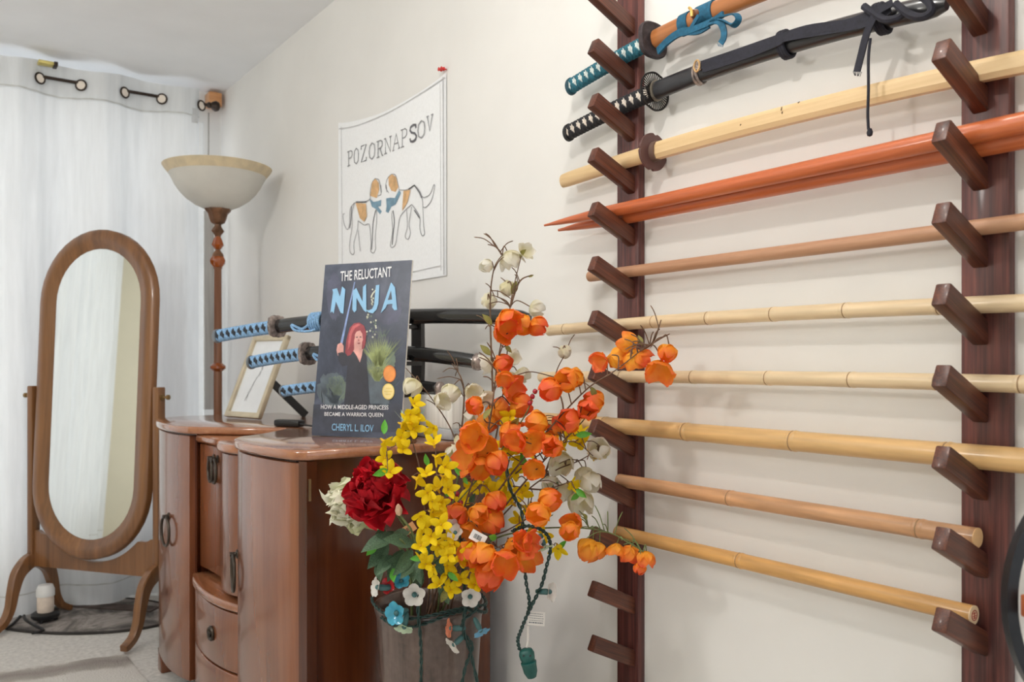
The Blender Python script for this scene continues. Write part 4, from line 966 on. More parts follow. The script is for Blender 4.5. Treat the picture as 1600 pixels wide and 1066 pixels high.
# ------------------------------------------------------------------ katana with black cord on the rack
def rack_sword(name, label, n_, butt, guard, end, wrapc, skinc, sheath, r, capc):
    q = rest(n_, .018); x = q.x
    pa, pg_, pe = onX(*butt, x), onX(*guard, x), onX(*end, x)
    t1 = (pa - pg_).length / ((pa - pg_).length + (pg_ - pe).length)
    pth = lag(pa, pg_, pe, t1)
    t = thing(name, label, 'sword', (x, (pa.y + pe.y) / 2, pg_.z), 'long swords at the top of the rack')
    part('handle', handle_mesh(pth, .006, t1 - .004, .0135, .0185, 13, UP, slant=.3, big=.7, lean=1.55), [mat(name + '_cord', wrapc, .75, var=.25, scale=200), mat(name + '_rayskin', skinc, .6, var=.12, scale=200)], t, 60)
    part('end_cap', cap_mesh(pth, .018, -.020, .0135, .0185, UP), mat(name + '_cap', capc, .5), t)
    part('scabbard', scab_mesh(pth, t1 + .01, 1.0, .0150, .0195, UP), sheath, t, 60)
    return t, pth, t1, x
kt, kp, k1, kx = rack_sword('black_sword', 'black-wrapped sheathed sword with a spoked chrysanthemum guard and dark hanging cords', 3, (884, 210), (1023, 143), (1480, 6), (26, 26, 32), (206, 196, 184), M_blacksat, .019, (24, 24, 26))
c = kp(k1); tv = (kp(k1 + .01) - kp(k1 - .01)).normalized(); R_ = frame_to(tv)
g = MB(); N = 40
for k in range(N):
    a0 = 2 * pi * k / N
    p0, p1 = (R_ @ V((.019 * cos(a0), .019 * sin(a0), 0))), (R_ @ V((.0385 * cos(a0), .0385 * sin(a0), 0)))
    g.tube([c + p0, c + p1], .0011, 5); 
g.tube([c + R_ @ V((.0395 * cos(2 * pi * k / 48) * (1 + .02 * cos(40 * 2 * pi * k / 48)), .0395 * sin(2 * pi * k / 48), 0)) for k in range(48)], .0022, 7, closed=True)
g.lathe([(.012, -.0028), (.0205, -.0028), (.0205, .0028), (.012, .0028)], c, R_, 36)
part('spoked_guard', g, mat('guard_black', (34, 31, 30), .4, metal=.5), kt)
g = MB(); g.sweep([c + tv * .003, c + tv * .008], ell(.0175, .0225, 28), None, UP); part('guard_collar', g, mat('collar_pewter', (160, 150, 136), .35, metal=.7), kt)
# knob and cords of the black sword
M_cord = mat('navy_cord', (34, 34, 44), .85, var=.2, scale=150)
def tpx(pth, px): return min((k / 800 for k in range(801)), key=lambda t: abs((CX + F * (pth(t) - CAMP).dot(RT) / (pth(t) - CAMP).dot(FW)) - px))
def KX(px, py, dx=.021): return onX(px, py, kx - dx)
g = MB(); tk = tpx(kp, 1094); cc = kp(tk); 
for dq in (-.004, .004): g.tube([kp(tk) + tv * dq + V((.0165 * cos(2 * pi * k / 20), 0, .0205 * sin(2 * pi * k / 20))) for k in range(20)], .003, 6, closed=True)
kc = KX(1092, 104, .020); g.lathe([(0, -.008), (.007, -.006), (.009, 0), (.007, .006), (0, .008)], kc, frame_to((-1, 0, 0)), 12); part('scabbard_knob', g, M_gunmetal, kt)
g = MB(); g.tube([kc + V((-.006 , .007 * cos(2 * pi * k / 16), .011 * sin(2 * pi * k / 16))) for k in range(16)], .002, 6, closed=True); part('knob_ring', g, mat('knob_gold', (196, 160, 112), .4, metal=.4), kt)
g = MB()
g.ribbon(spline([KX(1096, 102), KX(1150, 84), KX(1205, 65), KX(1260, 47, .022), KX(1330, 36), KX(1380, 12)], 6), .016, .0016, (1, 0, 0))
g.ribbon(spline([KX(1098, 110), KX(1160, 90), KX(1215, 68, .023), KX(1230, 60, .023), KX(1300, 48), KX(1352, 38), KX(1392, 16)], 6), .010, .0016, (1, 0, 0))
part('cord', g, M_cord, kt)
for px in (1228, 1378):
    g = MB(); tq = tpx(kp, px); tw = (kp(tq + .01) - kp(tq)).normalized()
    for dq in (-.005, 0, .005): g.tube([kp(tq) + tw * dq + V((.0185 * cos(2 * pi * k / 20), 0.003 * sin(2 * pi * k / 20), .0235 * sin(2 * pi * k / 20))) for k in range(20)], .004, 6, closed=True)
    part('cord_loop', g, M_cord, kt)
g = MB()
g.ribbon(spline([KX(1395, 4, .026), KX(1372, 18, .03), KX(1360, 38, .03), KX(1352, 60, .03), KX(1345, 88, .03), KX(1339, 112, .03)], 6), [.008] * 8 + [.010] * 12 + [.012] * 20, .0012, (1, 0, 0)) if 0 else g.ribbon(spline([KX(1395, 4, .026), KX(1372, 18, .03), KX(1360, 38, .03), KX(1352, 60, .03), KX(1345, 88, .03), KX(1339, 112, .03)], 6), .012, .0012, (1, 0, 0))
for k in range(7):
    e = KX(1333 + k * 2.2, 112, .03); g.tube([e, e + V((-.001 * (k % 3), .001 * (k - 3), -.007))], .0006, 4)
part('hanging_cord', g, M_cord, kt)
g = MB(); g.tube(spline([KX(1360, 60, .032), KX(1357, 90, .032), KX(1357, 140, .032), KX(1356, 178, .032), KX(1357, 202, .032)], 6), .0024, 7); e = KX(1359, 207, .032); g.lathe([(0, -.007), (.004, -.005), (.005, 0), (.003, .006), (0, .007)], e, None, 10); part('hanging_cord', g, M_cord, kt)
g = MB()
g.tube(spline([KX(1400, 6, .026), KX(1420, 22, .034), KX(1440, 27, .036), KX(1455, 18, .034), KX(1450, 2, .03), KX(1436, -8, .028)], 7), .0062, 8)
g.tube(spline([KX(1350, 10, .022), KX(1380, 30, .030), KX(1402, 28, .03), KX(1412, 20, .026)], 7), .006, 8)
part('cord_bow', g, M_cord, kt)
# ------------------------------------------------------------------ teal-wrapped katana
M_sheath = wood('sheath_wood', (140, 84, 40), (172, 110, 62), (188, 130, 84), axis=1, scale=9, stretch=.06, rough=.3, coat=.4)
tt, tp_, t1, tx = rack_sword('teal_sword', 'teal-wrapped sword in a brown wooden scabbard at the top of the rack', 4, (888, 138), (1020, 63), (1420, -92), (32, 94, 110), (196, 204, 200), M_sheath, .02, (26, 70, 84))
c = tp_(t1); tv = (tp_(t1 + .01) - tp_(t1 - .01)).normalized()
g = MB(); g.lathe([(.014, -.0035), (.034, -.0035), (.0375, -.0055), (.040, -.004), (.040, .004), (.0375, .0055), (.034, .0035), (.014, .0035)], c, frame_to(tv), 48, rib=lambda a, z: 1 + .05 * cos(4 * a)); part('round_guard', g, mat('iron_guard', (62, 54, 56), .6, metal=.3, var=.2, scale=120, bump=.4), tt)
M_teal = mat('teal_ribbon', (20, 84, 112), .75, var=.16, scale=120)
def TX(px, py, dx=.020): return onX(px, py, tx - dx)
g = MB(); ta, tb = tpx(tp_, 1066), tpx(tp_, 1080)
g.sweep([tp_(ta + (tb - ta) * k / 4) for k in range(5)], ell(.0172, .0222, 24), None, UP); part('ribbon_wrap', g, M_teal, tt)
g = MB(); ta, tb = tpx(tp_, 1092), tpx(tp_, 1118)
g.sweep([tp_(ta + (tb - ta) * k / 4) for k in range(5)], ell(.0176, .0226, 24), None, UP); part('ribbon_wrap', g, M_teal, tt)
g = MB(); kc = TX(1086, 22, .018); g.lathe([(0, -.010), (.007, -.008), (.010, 0), (.007, .008), (0, .010)], kc, frame_to((-1, 0, 0)), 14); part('scabbard_knob', g, mat('horn_brown', (120, 72, 44), .3, coat=.4), tt)
g = MB(); g.tube(spline([kc + V((-.010, .006, .012)), kc + V((-.013, -.002, .004)), kc + V((-.012, -.003, -.008))], 5), .003, 6); part('gold_inlay', g, mat('gold_inlay', (216, 178, 96), .35, metal=.5), tt)
g = MB()
g.ribbon(spline([TX(1028, 80, .012), TX(1046, 62, .018), TX(1066, 50, .022), TX(1090, 48, .024), TX(1108, 38, .024)], 7), .015, .0025, (1, 0, 0))
g.ribbon(spline([TX(1068, 52, .022), TX(1094, 42, .026), TX(1116, 32, .026), TX(1130, 22, .028)], 7), .012, .0025, (1, 0, 0))
g.ribbon(spline([TX(1080, 44, .024), TX(1086, 34, .026), TX(1092, 24, .026)], 7), .008, .002, (1, 0, 0))
part('ribbon_band', g, M_teal, tt)
g = MB(); g.ribbon(spline([TX(1112, 32, .028), TX(1130, 25, .034), TX(1148, 22, .038), TX(1154, 30, .04), TX(1146, 40, .038), TX(1132, 34, .034), TX(1114, 31, .028)], 7), .012, .0014, (-.3, -.4, .8)); part('ribbon_bow', g, M_teal, tt)
g = MB(); g.ribbon(spline([TX(1108, 35, .030), TX(1122, 33, .034), TX(1130, 44, .034), TX(1131, 58, .034), TX(1126, 68, .034)], 7), .012, .0014, (-1, 0, .3))
for k in range(6):
    e = TX(1121 + k * 2, 68, .034); g.tube([e, e + V((0, .001 * (k - 3), -.006))], .0006, 4)
part('ribbon_tail', g, M_teal, tt)
# ------------------------------------------------------------------ black hoop with wooden bar at the right edge
HP = P(1824, 938, .95); hr = 247 * .95 / F
hp = thing('hoop_stand', 'black metal hoop with a reddish wooden crossbar at the right edge', 'hoop', (HP.x, HP.y, 0))
g = MB(); ring = [HP + RT * (hr * cos(2 * pi * k / 96)) + UP * (hr * sin(2 * pi * k / 96)) for k in range(96)]
g.sweep(ring, [(-.006, -.0065), (.006, -.0065), (.006, .0065), (-.006, .0065)], None, UP.cross(FW) if 0 else FW, closed=True); part('hoop', g, mat('hoop_black', (34, 36, 40), .35, metal=.3, var=.1), hp, 30)
g = MB(); RH = Matrix((RT, FW, UP)).transposed()
g.box(HP - FW * .020 + RT * 0.0 + UP * (-.002), hr * 1.94, .018, .024, RH, bev=.002); part('crossbar', g, wood('bar_wood', (130, 62, 34), (168, 88, 52), (188, 108, 70), axis=0, scale=12, stretch=.2), hp)
g = MB(); zb_ = HP.z - hr; g.tube([V((HP.x, HP.y, .02)), V((HP.x, HP.y, zb_))], .010, 14); part('pole', g, bpy.data.materials['hoop_black'], hp)
g = MB(); g.lathe([(0, 0), (.13, 0), (.13, .012), (.02, .03), (0, .03)], (HP.x, HP.y, 0), None, 36); part('foot_plate', g, bpy.data.materials['hoop_black'], hp)
# ------------------------------------------------------------------ vase
VC = P(671, 941, 1.884); VX, VY, VZ = VC.x, VC.y, VC.z
vase = thing('vase', 'tall taupe glazed vase holding the artificial flowers in front of the dresser', 'vase', (VX, VY, 0))
m, nt, b = base_mat('taupe_glaze')
n = noise_node(nt, 26, (1, 1, .08), detail=5, rough=.6, dist=.6); n2 = noise_node(nt, 60, (1, 1, 1), detail=4)
mx = nt.nodes.new('ShaderNodeMix'); mx.data_type = 'FLOAT'; mx.inputs[0].default_value = .3
nt.links.new(n.outputs['Fac'], mx.inputs[2]); nt.links.new(n2.outputs['Fac'], mx.inputs[3])
c = ramp(nt, mx.outputs[0], [(.33, (50, 38, 34)), (.45, (84, 68, 61)), (.6, (104, 87, 79)), (.72, (128, 112, 104))])
nt.links.new(c, b.inputs['Base Color']); b.inputs['Roughness'].default_value = .3; b.inputs['Coat Weight'].default_value = .4
bp = nt.nodes.new('ShaderNodeBump'); bp.inputs['Strength'].default_value = .25; bp.inputs['Distance'].default_value = .003; nt.links.new(mx.outputs[0], bp.inputs['Height']); nt.links.new(bp.outputs[0], b.inputs['Normal'])
M_vase = m
g = MB(); R_ = .1195
g.lathe([(0, 0), (.080, 0), (.084, .006), (.092, .15), (.104, .38), (.114, VZ - .03), (R_, VZ - .008), (R_, VZ), (R_ - .005, VZ + .003), (R_ - .011, VZ), (R_ - .014, VZ - .03), (.090, .36), (.075, .05), (0, .05)], (VX, VY, 0), None, 56)
part('vase_body', g, M_vase, vase, 60)
g = MB(); g.lathe([(0, VZ - .16), (.097, VZ - .16), (.097, VZ - .13), (0, VZ - .11)], (VX, VY, 0), None, 32); part('dark_filler', g, mat('filler', (32, 30, 28), .95, var=.3), vase)
# ------------------------------------------------------------------ blossoms
def petal(mb, L, W, az, o0, o1, cup=.25, ruf=0.0, seed=0.0, nu=6, nv=4, tip=.75, mi=0, pw=.75, r0=0.0):
    """one petal growing from the z axis; o0 and o1 are its angles from the axis at root and tip"""
    Rz = Matrix.Rotation(az, 3, 'Z'); pos = V((r0, 0, 0)); cl = [pos.copy()]; nr = []
    for i in range(nu):
        a = o0 + (o1 - o0) * (i + .5) / nu
        nr.append(V((-cos(a), 0, sin(a)))); pos = pos + V((sin(a), 0, cos(a))) * (L / nu); cl.append(pos.copy())
    nr.append(nr[-1])
    def fn(u, v):
        i = int(round(u * nu)); s_ = 2 * v - 1
        wd = W * max(.05, max(0, sin(pi * min(1, .06 + .92 * u) ** tip)) ** pw) * .5
        q = cl[i] + V((0, 1, 0)) * (s_ * wd) + nr[i] * (cup * wd * s_ * s_)
        if ruf:
            k = u * u * (.35 + abs(s_))
            q += nr[i] * (ruf * k * noise.noise(V((s_ * 1.5 + seed, u * 1.3, seed * 1.7)))) + V((0, 0, 1)) * (ruf * .6 * k * noise.noise(V((s_ * 2.4, seed, u))))
        return Rz @ q
    mb.grid(fn, nu, nv, mi)
M_orl = grad_mat('lantern_orange', (248, 182, 52), (246, 148, 48), (240, 104, 58), transl=.35)
M_whl = grad_mat('lantern_cream', (232, 226, 190), (236, 232, 214), (240, 238, 228), transl=.4)
M_yel = mat('forsythia_yellow', (242, 206, 24), .6, var=.10, scale=60, transl=.25, spec=.2)
M_yel2 = mat('forsythia_tube', (206, 164, 20), .6)
rs = random.Random(21)
def lantern(kind, seed):
    r_ = random.Random(seed); g = MB(); n_ = 5
    for k in range(n_):
        az = 2 * pi * k / n_ + r_.uniform(-.12, .12)
        if kind == 0: petal(g, 1.30, .98, az, radians(84), radians(-52 + r_.uniform(-8, 8)), .22, .05, seed + k, 9, 6, .72, pw=.65)
        elif kind == 1: petal(g, 1.15, .95, az, radians(76), radians(-18 + r_.uniform(-22, 22)), .25, .10, seed + k, 9, 6, .80, pw=.6)
        else: petal(g, 1.0, .95, az, radians(62), radians(14 + r_.uniform(-25, 30)), .3, .16, seed + k, 9, 6, .85, pw=.55)
    return g
LAN = [lantern(k % 3 if k < 6 else 0, 3.7 * k + 1).mesh('lantern_blossom', M_orl, 60) for k in range(8)]
LANW = [lantern(k % 3, 5.1 * k + 2).mesh('cream_lantern_blossom', M_whl, 60) for k in range(6)]
def forsythia(seed):
    r_ = random.Random(seed); g = MB()
    for k in range(4): petal(g, .56, .34, pi / 2 * k + r_.uniform(-.2, .2), radians(30), radians(88 + r_.uniform(-26, 20)), -.25, .05, seed + k, 7, 4, .95, pw=.6, r0=.03)
    g.lathe([(.02, -.26), (.05, -.2), (.07, -.02), (.04, .05), (0, .06)], (0, 0, 0), None, 10, mi=1); return g
FOR = [forsythia(k * 2.3 + .5).mesh('forsythia_blossom', [M_yel, M_yel2], 60) for k in range(6)]
M_leafb = mat('leaf_bright', (96, 176, 62), .5, var=.15, scale=40, transl=.25); M_leafd = mat('leaf_dark', (74, 100, 74), .55, var=.25, scale=30, transl=.15); M_leafo = mat('leaf_olive', (132, 128, 66), .6, var=.25, scale=30, transl=.2)
def leafmesh(m, seed):
    g = MB()
    def fn(u, v):
        s_ = 2 * v - 1; wd = .21 * sin(pi * (.03 + .97 * u) ** .8) + .004
        return V((s_ * wd, .30 * u * u * .6 + abs(s_) * wd * .5 - .05 * sin(4 * u + seed), u))
    g.grid(fn, 8, 4); return g.mesh('leaf', m, 60)
LEAF = {'b': leafmesh(M_leafb, 1), 'd': leafmesh(M_leafd, 2), 'o': leafmesh(M_leafo, 3)}
M_twig = mat('twig_brown', (104, 80, 62), .8, var=.2, scale=80); M_twigg = mat('twig_green', (96, 108, 62), .7, var=.2, scale=80)
def PD(px, py, d, lim=-.155):
    p = P(px, py, d)
    return onX(px, py, lim) if p.x > lim else p
def tocam(p, spread=.5):
    return ((CAMP - p).normalized() + V((rs.uniform(-1, 1), rs.uniform(-1, 1), rs.uniform(-1, 1))) * spread).normalized()
def look(d, roll): return frame_to(d, roll).to_4x4()
def branch(name, label, group, mains, blossoms, leaves=(), m=None, r=.0028, fl='lantern', cat='flower branch', buds=0, tags=()):
    t = thing(name, label, cat, (VX, VY, VZ), group)
    g = MB(); nodes = []
    for mp in mains:
        start = [V((VX + rs.uniform(-.03, .03), VY + rs.uniform(-.03, .03), VZ - .12))] if mp[0] == 'v' else []
        pts = start + [PD(*q) for q in (mp[1:] if mp[0] == 'v' else mp)]
        sp_ = spline(pts, 8); n_ = len(sp_)
        g.tube(sp_, [r * (1 - .65 * k / n_) for k in range(n_)], 6); nodes += sp_[8 if start else 0:]
    made = []
    for q in blossoms:
        px, py, d, size = q[:4]; kind = q[4] if len(q) > 4 else fl
        c = PD(px, py, d); s_ = size * (c - CAMP).dot(FW) / F
        nb = min(nodes, key=lambda p: (p - c).length + max(0, p.z - c.z) * .4)
        out = (c - nb); L_ = out.length; out = out.normalized() if L_ > 1e-4 else V((0, 0, 1))
        if kind in ('lantern', 'cream'):
            dr = (out * .8 + V((0, 0, -.5)) + V((rs.uniform(-1, 1), rs.uniform(-1, 1), rs.uniform(-.8, .8))) * .55 + (CAMP - c).normalized() * .25).normalized()
            sc = s_ / 1.16; base = c - dr * (sc * .42); me = rs.choice(LAN if kind == 'lantern' else LANW); nm = 'lantern_blossom' if kind == 'lantern' else 'cream_blossom'
        else:
            dr = tocam(c, .75); sc = s_ / .95; base = c; me = rs.choice(FOR); nm = 'yellow_blossom'
        made.append((nm, me, Matrix.Translation(base) @ look(dr, rs.uniform(0, 6)) @ Matrix.Diagonal((sc, sc, sc * rs.uniform(.95, 1.12), 1))))
        e = base - (dr * (.22 * sc) if kind == 'yellow' else dr * 0)
        mid = nb.lerp(e, .5) + V((0, 0, .012 if kind != 'yellow' else .004)) + V((rs.uniform(-1, 1), rs.uniform(-1, 1), rs.uniform(-1, 1))) * min(.012, L_ * .15)
        if (e - nb).length > .003: g.tube(spline([nb, mid, e], 5), [r * .5] * 10 + [r * .4], 5)
    for k in range(int(buds * 1.7)):
        nb = rs.choice(nodes[len(nodes) // 3:]); e = nb + V((rs.uniform(-1, .3), rs.uniform(-1, 1), rs.uniform(-.2, 1))).normalized() * rs.uniform(.025, .06)
        if e.x > -.14: e.x = -.14
        g.tube(spline([nb, nb.lerp(e, .5) + V((0, 0, .006)), e], 4), [r * .45] * 8 + [r * .2], 5)
    for lf in leaves:
        a = PD(lf[1], lf[2], lf[5]); nb = min(nodes, key=lambda p: (p - a).length)
        if (a - nb).length > .003: g.tube(spline([nb, nb.lerp(a, .5) + V((0, 0, -.004)), a], 4), r * .4, 5)
    part('stem', g, m or M_twig, t, 60)
    for nm, me, M_ in made: inst(nm, me, t, M_)
    for lf in leaves:
        k, x0, y0, x1, y1, d = lf[:6]; a, b_ = PD(x0, y0, d), PD(x1, y1, d + rs.uniform(-.02, .02)); L_ = (b_ - a).length
        z_ = (b_ - a).normalized(); y_ = (CAMP - a).normalized(); x_ = y_.cross(z_).normalized(); y_ = z_.cross(x_)
        R3_ = Matrix((x_, y_, z_)).transposed() @ Matrix.Rotation(rs.uniform(-.6, .6), 3, 'Z')
        inst('leaf', LEAF[k], t, Matrix.Translation(a) @ R3_.to_4x4() @ Matrix.Diagonal((L_ * 1.1, L_, L_, 1)))
    return t
def O(l, d, s=38): return [(x, y, d + rs.uniform(-.03, .03), (q[0] if q else s) * rs.uniform(.92, 1.1)) for x, y, *q in l]
GO, GY, GW = 'orange lantern branches in the vase', 'yellow forsythia sprays in the vase', 'cream lantern branches in the vase'
branch('lantern_branch', 'tall upright orange lantern branch rising above the vase between the sword tips', GO,
       [['v', (690, 900, 1.86), (738, 780, 1.80), (765, 660, 1.78), (777, 570, 1.79), (790, 500, 1.81)]],
       O([(793, 500, 40), (814, 507, 36), (788, 518, 36), (839, 509, 34), (784, 569, 34), (786, 590, 28), (800, 609, 46), (811, 633, 42), (742, 634, 34), (777, 643, 38), (761, 660, 34), (796, 674, 44)], 1.79),
       [('o', 768, 508, 752, 492, 1.8), ('o', 766, 555, 750, 540, 1.8), ('o', 790, 540, 800, 552, 1.8), ('o', 756, 655, 768, 640, 1.75), ('o', 800, 665, 812, 650, 1.76)], buds=9, r=.0030)
branch('lantern_branch', 'orange lantern branch nearest the dresser, left of centre of the bouquet', GO,
       [['v', (690, 905, 1.84), (720, 810, 1.75), (745, 730, 1.74), (752, 690, 1.74)]],
       O([(741, 679, 50), (757, 696, 40), (730, 716, 44), (754, 728, 40), (774, 721, 38), (713, 803, 42), (748, 803, 36), (731, 827, 36), (772, 783, 38), (766, 812, 42)], 1.70), [('b', 722, 744, 712, 728, 1.7), ('b', 724, 746, 732, 758, 1.7)], buds=6)
branch('lantern_branch', 'longest orange lantern branch reaching up right across the rack upright pegs', GO,
       [['v', (700, 905, 1.84), (770, 780, 1.76), (850, 680, 1.73), (915, 610, 1.72), (960, 580, 1.70), (1005, 545, 1.66)], [(1000, 548, 1.66), (1020, 535, 1.65), (1033, 500, 1.64)], [(1002, 547, 1.66), (1030, 530, 1.64), (1046, 522, 1.63)]],
       O([(861, 608, 38), (886, 594, 42), (900, 590, 32), (938, 565, 34), (965, 560, 36), (984, 537, 30), (992, 560, 34), (1004, 558, 30), (1031, 578, 44), (1043, 550, 32)], 1.70), [('o', 1003, 540, 997, 525, 1.66), ('o', 924, 605, 930, 620, 1.7)], buds=7, r=.0026)
branch('lantern_branch', 'orange lantern branch spreading right below the gold bamboo staff end', GO,
       [['v', (705, 905, 1.84), (790, 790, 1.76), (850, 720, 1.74), (900, 670, 1.73), (925, 640, 1.72)]],
       O([(930, 628, 40), (919, 640, 34), (890, 657, 44), (841, 660, 38), (830, 690, 38), (863, 698, 34), (835, 734, 36), (856, 690, 30), (872, 668, 34), (806, 690, 34)], 1.72), [('b', 900, 680, 922, 675, 1.72), ('b', 812, 680, 828, 683, 1.72), ('o', 842, 662, 840, 676, 1.72)], buds=7)
branch('lantern_branch', 'low orange lantern branch stretching right under the rack pegs beside the lowest cane', GO,
       [['v', (710, 915, 1.84), (760, 850, 1.78), (830, 828, 1.75), (900, 825, 1.72), (950, 832, 1.70), (985, 850, 1.68), (1005, 862, 1.66)]],
       O([(896, 817, 30), (890, 830, 32), (921, 857, 38), (934, 858, 32), (963, 860, 30), (986, 863, 34), (1009, 872, 32), (1000, 888, 20)], 1.69), [('o', 917, 812, 908, 802, 1.7)], m=M_twigg, buds=12, r=.0024)
branch('lantern_branch', 'drooping orange lantern branch at the front of the bouquet just above the vase rim', GO,
       [['v', (705, 900, 1.82), (735, 850, 1.74), (790, 830, 1.71), (840, 800, 1.70)], [(740, 846, 1.74), (765, 850, 1.70), (790, 860, 1.69)]],
       O([(855, 782, 40), (842, 804, 38), (735, 862, 44), (758, 868, 44), (788, 878, 48), (823, 870, 42), (803, 853, 38), (765, 896, 44), (827, 846, 36), (815, 846, 30)], 1.66), [('b', 776, 842, 760, 836, 1.66), ('o', 700, 846, 690, 856, 1.7)], buds=5)
def Y(l, d, s=33): return [(x, y, d + rs.uniform(-.025, .025), s * rs.uniform(.9, 1.12), 'yellow') for x, y in l]
branch('forsythia_spray', 'yellow forsythia spray reaching up in front of the book-cover display', GY,
       [['v', (672, 900, 1.82), (664, 800, 1.74), (655, 730, 1.72), (643, 680, 1.72), (645, 632, 1.73)], [(646, 690, 1.72), (620, 695, 1.71), (604, 705, 1.70)]],
       Y([(647, 631), (650, 648), (628, 663), (646, 670), (678, 669), (600, 690), (626, 684), (629, 702), (602, 716), (609, 738), (641, 648), (640, 662)], 1.71), [('b', 600, 678, 600, 658, 1.7), ('b', 606, 735, 580, 742, 1.69)], fl='yellow', r=.0022)
branch('forsythia_spray', 'dense yellow forsythia spray in the middle of the bouquet beside the red peony', GY,
       [['v', (676, 900, 1.82), (676, 820, 1.72), (682, 760, 1.71), (680, 690, 1.72)], [(678, 800, 1.72), (662, 760, 1.70), (660, 742, 1.70)]],
       Y([(678, 694), (681, 714), (666, 741), (651, 748), (684, 764), (693, 746), (675, 784), (687, 787), (657, 807), (675, 800), (662, 824), (673, 838), (685, 852), (657, 853), (689, 820), (668, 770), (695, 730), (690, 800), (700, 765)], 1.66, 33), [('b', 668, 728, 666, 708, 1.68), ('b', 704, 775, 690, 760, 1.7)], fl='yellow', r=.0024)
branch('forsythia_spray', 'yellow forsythia spray behind the orange lanterns, spreading right towards the rack', GY,
       [['v', (695, 900, 1.86), (760, 790, 1.82), (830, 720, 1.80), (890, 690, 1.77), (926, 712, 1.76)], [(780, 770, 1.82), (800, 700, 1.84), (798, 655, 1.84)], [(800, 760, 1.80), (850, 765, 1.78), (893, 752, 1.77)]],
       Y([(797, 651), (814, 713), (806, 704), (845, 690), (887, 682), (907, 693), (928, 714), (893, 757), (789, 749), (800, 786), (828, 791), (721, 786), (741, 744), (758, 758), (814, 814), (825, 700), (778, 742), (870, 690), (880, 700), (845, 795), (805, 735), (770, 770), (750, 745), (903, 680), (860, 705), (812, 690), (790, 700), (735, 760), (785, 775), (815, 770)], 1.80), [('b', 900, 765, 918, 778, 1.76), ('b', 820, 728, 814, 712, 1.78), ('d', 735, 790, 745, 770, 1.78), ('b', 905, 772, 894, 780, 1.76)], fl='yellow', r=.0024, buds=6)
branch('forsythia_spray', 'yellow forsythia spray hanging low over the front of the vase rim', GY,
       [['v', (690, 905, 1.82), (695, 872, 1.72), (672, 876, 1.70), (662, 885, 1.70)], [(695, 872, 1.72), (705, 895, 1.70), (688, 915, 1.69)], [(700, 872, 1.72), (735, 880, 1.72), (745, 900, 1.73)]],
       Y([(660, 875), (676, 886), (709, 851), (722, 872), (698, 884), (686, 914), (704, 922), (737, 885), (742, 914), (698, 900), (665, 882), (704, 851), (720, 905), (705, 840), (752, 880), (728, 858), (700, 868)], 1.68, 31), [('b', 660, 872, 643, 872, 1.68), ('b', 700, 895, 716, 906, 1.68), ('d', 690, 905, 702, 940, 1.72), ('o', 700, 920, 690, 940, 1.72)], fl='yellow', r=.0020)
branch('forsythia_spray', 'single yellow forsythia twig beside the hanging light-string loop on the right', GY,
       [['v', (720, 900, 1.84), (790, 850, 1.78), (840, 842, 1.75), (866, 852, 1.74)]], Y([(871, 856), (846, 838), (830, 826)], 1.73), [('b', 872, 858, 886, 846, 1.73)], fl='yellow', r=.0018)
branch('cream_lantern_branch', 'tallest cream lantern branch standing highest above the whole bouquet', GW,
       [['v', (690, 900, 1.90), (760, 740, 1.90), (788, 600, 1.90), (797, 480, 1.90), (814, 402, 1.90)], [(772, 660, 1.90), (768, 560, 1.90), (766, 470, 1.90), (772, 420, 1.90), (786, 397, 1.90)], [(797, 480, 1.90), (812, 440, 1.90), (832, 430, 1.90)], [(797, 480, 1.9), (790, 470, 1.9), (772, 462, 1.9)], [(784, 398, 1.9), (775, 386, 1.9), (762, 382, 1.9)]],
       [(x, y, 1.90 + rs.uniform(-.02, .02), s_, 'cream') for x, y, s_ in ((761, 415, 22), (797, 404, 36), (822, 393, 26), (793, 449, 26), (764, 470, 26), (837, 482, 28), (785, 596, 28), (815, 586, 28), (762, 570, 30), (802, 560, 24))],
       [('o', 812, 400, 824, 390, 1.9), ('o', 800, 460, 806, 440, 1.9), ('o', 826, 433, 834, 430, 1.9)], fl='cream', buds=10, r=.0026)
branch('cream_lantern_branch', 'cream lantern branch leaning left in front of the sword scabbard ends', GW,
       [['v', (690, 900, 1.86), (722, 780, 1.84), (712, 690, 1.83), (676, 625, 1.83), (634, 575, 1.84)], [(716, 720, 1.84), (725, 610, 1.86), (706, 568, 1.87)]],
       [(x, y, 1.82 + rs.uniform(-.02, .02), s_, 'cream') for x, y, s_ in ((645, 603, 32), (690, 626, 28), (705, 612, 32), (738, 611, 28), (712, 710, 34), (738, 650, 28), (757, 622, 24), (718, 688, 24))],
       [('o', 742, 604, 756, 612, 1.84), ('o', 688, 632, 700, 640, 1.83)], fl='cream', buds=7, r=.0024)
branch('cream_lantern_branch', 'cream lantern branch on the right, hanging behind the orange lanterns near the rack', GW,
       [['v', (710, 905, 1.88), (800, 790, 1.86), (860, 740, 1.84), (905, 720, 1.82), (940, 700, 1.80)], [(850, 745, 1.84), (880, 650, 1.84), (868, 590, 1.84), (884, 552, 1.83)]],
       [(x, y, 1.84 + rs.uniform(-.02, .02), s_, 'cream') for x, y, s_ in ((882, 549, 22), (878, 723, 40), (907, 782, 42), (880, 768, 34), (935, 702, 38), (922, 752, 36), (860, 755, 30), (912, 740, 30), (800, 590, 22))],
       [('d', 862, 770, 872, 752, 1.82)], fl='cream', buds=8, r=.0024)
